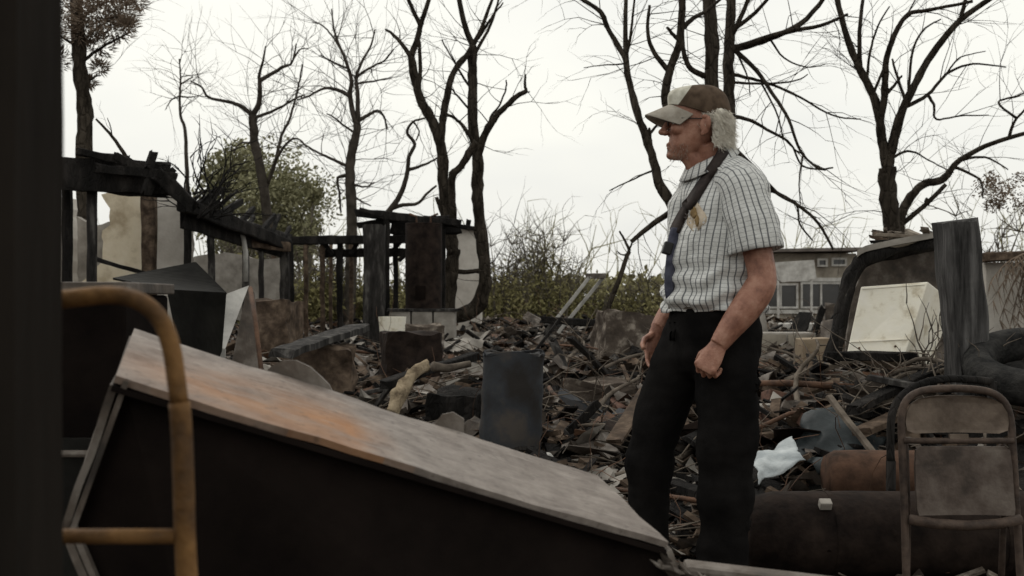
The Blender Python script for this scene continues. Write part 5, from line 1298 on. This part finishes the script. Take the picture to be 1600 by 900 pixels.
# ------------------------------------------------------------------ rubble: individual pieces
def ok(x, y):
    return not (abs(x - .68) < .38 and abs(y - 3.6) < .32) and not (.75 < x < 2.3 and 3.2 < y < 4.05)
def spot(y0, y1, px0=-60, px1=1660):
    while True:
        Y = y0 + (y1 - y0) * random.random() ** 1.4; px = rnd(px0, px1); x = (px - CX) / F * Y
        if ok(x, Y): return x, Y
def region(x, y):
    px = CX + x / y * F
    where = 'below the burnt house' if px < 470 else 'left of the scorched drum' if px < 745 else 'between the scorched drum and the man' if px < 1040 else 'on the heap right of the man'
    return ('near ' if y < 6.5 else 'far ') , where
def rlabel(lab, x, y):
    a, w = region(x, y); t = a + lab + ' ' + w; return t, 'pieces: ' + t
def lay(x, y, L, ang):
    dx, dy = math.cos(ang) * L / 2, math.sin(ang) * L / 2
    return V((x - dx, y - dy, gz(x - dx, y - dy))), V((x + dx, y + dy, gz(x + dx, y + dy)))
kinds = [
    ('charred_board', 80, 'char', 'black charred board', 'board', (.3, 1.1), (.06, .15), .03),
    ('scorched_board', 46, 'board', 'brown scorched board', 'board', (.25, .8), (.05, .13), .025),
    ('grey_board', 40, 'char_grey', 'ash-grey burnt board', 'board', (.25, .9), (.05, .14), .03)]
for name, cnt, m, lab, cat, LR, WR, t in kinds:
    for _ in range(cnt):
        x, y = spot(4.3, 14); a, c = lay(x, y, rnd(*LR), rnd(0, 6.28)); a.z += .02 + rnd(0, .05); c.z += .02 + rnd(0, .15) * (random.random() < .5)
        b = MB(); b.plank(a, c, rnd(*WR), t * rnd(.7, 1.5), 5, .3); lb, gp = rlabel(lab, x, y); tag(b.build(name, m), lb, cat, gp)
for _ in range(26):
    x, y = spot(4.4, 12); a, c = lay(x, y, rnd(.4, 1.4), rnd(0, 6.28)); a.z += .03; c.z += rnd(.02, .2); md = (a + c) / 2 + V((rnd(-.08, .08), rnd(-.08, .08), rnd(0, .06)))
    b = MB(); b.tube([a, md, c], rnd(.01, .022), 7); lb, gp = rlabel('thin rusty pipe', x, y); tag(b.build('rusty_pipe', 'rustbits', smooth=True), lb, 'pipe', gp)
for _ in range(34):
    x, y = spot(4.3, 12); z = gz(x, y) + .02; s = rnd(.12, .34); R = Matrix.Rotation(rnd(0, 6), 3, 'Z') @ Matrix.Rotation(rnd(-.7, .7), 3, 'X')
    q = [V((x, y, z + s * .12)) + R @ V((u * s, v * s * .7, 0)) for u, v in ((-.5, -.5), (.5, -.5), (.5, .5), (-.5, .5))]
    sheet_obj('metal_scrap', [q], .004, random.choice(['sheet', 'rustbits', 'sheet', 'darktank']), rlabel('crumpled sheet metal scrap', x, y)[0], 'scrap', .05)['group'] = rlabel('crumpled sheet metal scrap', x, y)[1]
br = MB(); br.box((0, 0, 0), (.1, .05, .032)); bme = br.build('brick', 'brick', bevel=.004); tag(bme, 'smoke-stained brick lying loose in the rubble', 'brick', 'loose bricks in the rubble')
for i in range(36):
    o = bme if i == 0 else bme.copy()
    if i: C.objects.link(o)
    x, y = spot(4.3, 10); o.location = (x, y, gz(x, y) + .03); o.rotation_euler = (rnd(-.4, .4), rnd(-.4, .4), rnd(0, 6.28)); o['label'], o['group'] = rlabel('smoke-stained loose brick', x, y)
for i in range(24):
    x, y = spot(4.3, 11, 900 if i % 2 else -60, 1660); a, c = lay(x, y, rnd(.5, 1.4), rnd(0, 6.28)); a.z += .03; c.z += rnd(.03, .3)
    pts = crom([tuple(a), tuple(a.lerp(c, .35) + V((rnd(-.1, .1), rnd(-.1, .1), rnd(0, .08)))), tuple(a.lerp(c, .7) + V((rnd(-.1, .1), rnd(-.1, .1), rnd(0, .08)))), tuple(c)], 3)
    b = MB(); b.tube(pts, [.018 * (1 - .06 * k) for k in range(len(pts))], 6, jit=.3)
    for k in (3, 5, 7): twig_set(b, V(pts[k]), V((rnd(-1, 1), rnd(-1, 1), rnd(0, 1))), rnd(.15, .4), .006, 1, 0, 3)
    lb, gp = rlabel('grey fallen branch', x, y); tag(b.build('fallen_branch', 'twig', smooth=True), lb, 'branch', gp)

# loose rubble nobody could count, one mesh per material
def wspot():
    while True:
        Y = 4.05 + 20 * random.random() ** 2.0; px = rnd(-120, 1720); x = (px - CX) / F * Y
        if ok(x, Y) and nv((x, Y, 0), 1.1, OFF[0]) + .55 * nv((x, Y, 0), 3.0, OFF[0]) > rnd(-.75, .35): return x, Y
OFF = [0]
def stuff(name, m, lab, n, fn):
    b = MB(); OFF[0] += 13
    for _ in range(n):
        x, y = wspot(); fn(b, x, y, gz(x, y), .75 + y * .045)
    tag(b.build(name, m, base=(0, 6, 0)), lab, 'rubble', kind='stuff')
def f_plank(b, x, y, z, s):
    L = rnd(.06, .4) * s; an = rnd(0, 6.28); e = rnd(-.4, .9); R = Matrix.Rotation(an, 3, 'Z') @ Matrix.Rotation(-e * .6, 3, 'Y') @ Matrix.Rotation(rnd(-.6, .6), 3, 'X')
    b.box((x, y, z + rnd(0, .05) + L * .15 * max(0, e)), (L / 2, rnd(.008, .04) * s, rnd(.004, .014) * s), R)
def f_lump(b, x, y, z, s):
    r = rnd(.012, .055) * s; o = V((x, y, z + r * .3)); q = [V((1, 0, 0)), V((-1, 0, 0)), V((0, 1, 0)), V((0, -1, 0)), V((0, 0, 1)), V((0, 0, -1)), V((.7, .7, .3)), V((-.7, .5, .5))]
    b.add([o + v * r * rnd(.6, 1.35) for v in q[:6]], [(0, 2, 4), (2, 1, 4), (1, 3, 4), (3, 0, 4), (2, 0, 5), (1, 2, 5), (3, 1, 5), (0, 3, 5)])
def f_twig(b, x, y, z, s):
    L = rnd(.12, .6) * s; an = rnd(0, 6.28); d = V((math.cos(an), math.sin(an), rnd(-.15, .5))).normalized(); p = V((x, y, z + .02))
    m_ = p + d * L * .5 + V((rnd(-.05, .05), rnd(-.05, .05), rnd(0, .04))) * s; r = rnd(.002, .006) * s
    b.tube([p, m_, p + d * L], [r, r, r * .5], 4, cap=False)
def f_plate(b, x, y, z, s):
    L = rnd(.03, .14) * s; R = Matrix.Rotation(rnd(0, 6.28), 3, 'Z') @ Matrix.Rotation(rnd(-1, 1), 3, 'X')
    c = V((x, y, z + L * .25)); q = [c + R @ V((u * L * rnd(.4, 1), v * L * rnd(.3, .8), rnd(-.1, .1) * L)) for u, v in ((-1, -1), (1, -1), (1, 1), (-1, 1))]
    nn = R @ V((0, 0, .003)); b.hexa(q, [p + nn for p in q])
def f_pale(b, x, y, z, s):
    f_plate(b, x, y, z + .012, s * rnd(.15, .42))
stuff('charred_rubble', 'char', 'black charred splinters and chips strewn over the ground', 4200, f_plank)
stuff('scorched_splinters', 'board', 'brown scorched splinters strewn over the ground', 2000, f_plank)
stuff('ash_clods', 'ash', 'grey-brown ash clods covering the ground', 9000, f_lump)
stuff('dark_clods', 'char_grey', 'dark clinker lumps covering the ground', 5000, f_lump)
stuff('twig_litter', 'twig', 'dead twig litter over the rubble', 2300, f_twig)
stuff('rust_chips', 'rustbits', 'rusty chips of metal strewn over the rubble', 1700, f_plate)
stuff('pale_chips', 'ashpale', 'small pale chips scattered over the rubble', 2600, f_pale)


def f_wire(b, x, y, z, s):
    p = V((x, y, z + .02)); d = V((rnd(-1, 1), rnd(-1, 1), rnd(.1, .9))).normalized(); pts = [p]
    for k in range(7):
        d = (d + V((rnd(-1, 1), rnd(-1, 1), rnd(-.9, .6))) * .6).normalized(); p = p + d * .075 * s; p.z = max(p.z, gz(p.x, p.y) + .01); pts.append(V(p))
    b.tube(pts, .0022 * s, 3, cap=False)
def f_crumple(b, x, y, z, s):
    n = 4; L = rnd(.05, .16) * s; R = Matrix.Rotation(rnd(0, 6.28), 3, 'Z') @ Matrix.Rotation(rnd(-.9, .9), 3, 'X'); o = rnd(0, 90); g0 = len(b.v)
    for i in range(n + 1):
        for j in range(n + 1):
            q = V(((i / n - .5) * 2 * L, (j / n - .5) * 1.5 * L, 0)); q += nvec(q / L, 1.6, o) * L * .55; b.v.append(V((x, y, z + L * .3)) + R @ q)
    for i in range(n):
        for j in range(n):
            k = g0 + i * (n + 1) + j; b.f.append([k, k + 1, k + n + 2, k + n + 1])
stuff('wire_tangle', 'rustbits', 'thin burnt wire strands tangled in the rubble', 520, f_wire)
stuff('crumpled_tin', 'sheet', 'crumpled thin burnt tin scraps strewn in the rubble', 900, f_crumple)
stuff('cloth_scraps', 'board', 'crumpled brown scorched cloth scraps strewn in the rubble', 260, f_crumple)
stuff('dusty_scraps', 'concrete', 'dusty pale crumpled scraps strewn in the rubble', 420, f_crumple)
# tin cans lying about
for i in range(16):
    x, y = spot(4.3, 9); r = rnd(.03, .055); an = rnd(0, 6.28); d = V((math.cos(an), math.sin(an), rnd(-.2, .4))).normalized(); p = V((x, y, gz(x, y) + r)); L = r * rnd(1.6, 3)
    b = MB(); b.tube([p, p + d * L * .03, p + d * L * .5, p + d * L * .97, p + d * L], [r * .97, r, r * .95, r, r * .97], 14, jit=.08)
    lb, gp = rlabel('burnt tin can', x, y); tag(b.build('tin_can', random.choice(['sheet', 'rusttank', 'sheetlight']), smooth=False), lb, 'can', gp)

for i in range(16):
    q = P(rnd(1385, 1510), 560, rnd(4.95, 5.6)); an = rnd(-.5, .5) + (math.pi if i % 2 else 0); a, c = lay(q.x, q.y, rnd(.5, 1.0), an); a.z += rnd(.02, .08); c.z += rnd(.04, .2)
    pts = crom([tuple(a), tuple(a.lerp(c, .35) + V((rnd(-.08, .08), rnd(-.08, .08), rnd(.02, .1)))), tuple(a.lerp(c, .7) + V((rnd(-.08, .08), rnd(-.08, .08), rnd(.02, .1)))), tuple(c)], 3)
    b = MB(); b.tube(pts, [.02 * (1 - .06 * k) for k in range(len(pts))], 6, jit=.3)
    for k in (2, 4, 6, 8): twig_set(b, V(pts[k]), V((rnd(-1, 1), rnd(-1, 1), rnd(0, 1))), rnd(.15, .4), .007, 1, 0, 3)
    tag(b.build('fallen_branch', 'twig', smooth=True), 'dead branch in the tangle piled under the cream metal box', 'branch', 'branches piled under the cream box')

# jagged charred timbers jutting from the rubble
for i in range(34):
    x, y = spot(5.2, 12.5); a = V((x, y, gz(x, y) - .1)); L = rnd(.25, .75); c = a + V((rnd(-.8, .8), rnd(-.5, .5), rnd(.35, 1))).normalized() * L
    b = MB(); b.plank(a, c, rnd(.03, .09), rnd(.02, .05), 6, .5); lb, gp = rlabel('jutting charred timber', x, y); tag(b.build('charred_timber', random.choice(['char', 'char', 'char_grey']), None), lb, 'timber', gp)
# bigger crumpled sheets
for i in range(22):
    x, y = spot(4.8, 11); b = MB(); n = 7; L = rnd(.16, .34); R = Matrix.Rotation(rnd(0, 6.28), 3, 'Z') @ Matrix.Rotation(rnd(-.8, .8), 3, 'X'); o = rnd(0, 90)
    for u in range(n + 1):
        for v in range(n + 1):
            q = V(((u / n - .5) * 2 * L, (v / n - .5) * 1.3 * L, 0)); q += nvec(q / L, 1.5, o) * L * .5 + nvec(q / L, 4, o) * L * .12; b.v.append(V((x, y, gz(x, y) + L * .25)) + R @ q)
    for u in range(n):
        for v in range(n):
            k = u * (n + 1) + v; b.f.append([k, k + 1, k + n + 2, k + n + 1])
    lb, gp = rlabel('large crumpled metal sheet', x, y); ob_ = b.build('crumpled_sheet', random.choice(['sheet', 'darktank', 'drum', 'sheet', 'rustbits']), None); tag(ob_, lb, 'metal sheet', gp); ob_.modifiers.new('t', 'SOLIDIFY').thickness = .004
# wreckage in front of the far house
for i in range(22):
    Y = rnd(11, 19); q = P(rnd(1180, 1335), 500, Y); z = gz(q.x, Y) - .1; h = P(0, rnd(478, 535), Y).z
    b = MB(); b.plank((q.x, Y, z), (q.x + rnd(-.5, .5), Y + rnd(-.3, .3), max(h, z + .25)), rnd(.05, .3), rnd(.03, .06), 6, .4); tag(b.build('wreck_board', random.choice(['char', 'char_grey', 'board', 'sheet', 'concrete'])), 'broken upright board in the wreckage before the far house', 'board', 'boards before the far house')
# small bits on the dark ground before and on the lying tank
b = MB()
for _ in range(420):
    x, y = rnd(.8, 1.9), rnd(3.25, 3.68); f = random.choice((f_plank, f_lump, f_lump, f_plate)); f(b, x, y, gz(x, y), .55)
for _ in range(160):
    x, y = rnd(.9, 2.0), rnd(4.03, 4.3); random.choice((f_plank, f_lump, f_plate, f_twig))(b, x, y, gz(x, y), .7)
tag(b.build('ground_litter', 'ash', base=(1.3, 3.6, 0)), 'fine ash litter round the lying tank', 'rubble', kind='stuff')
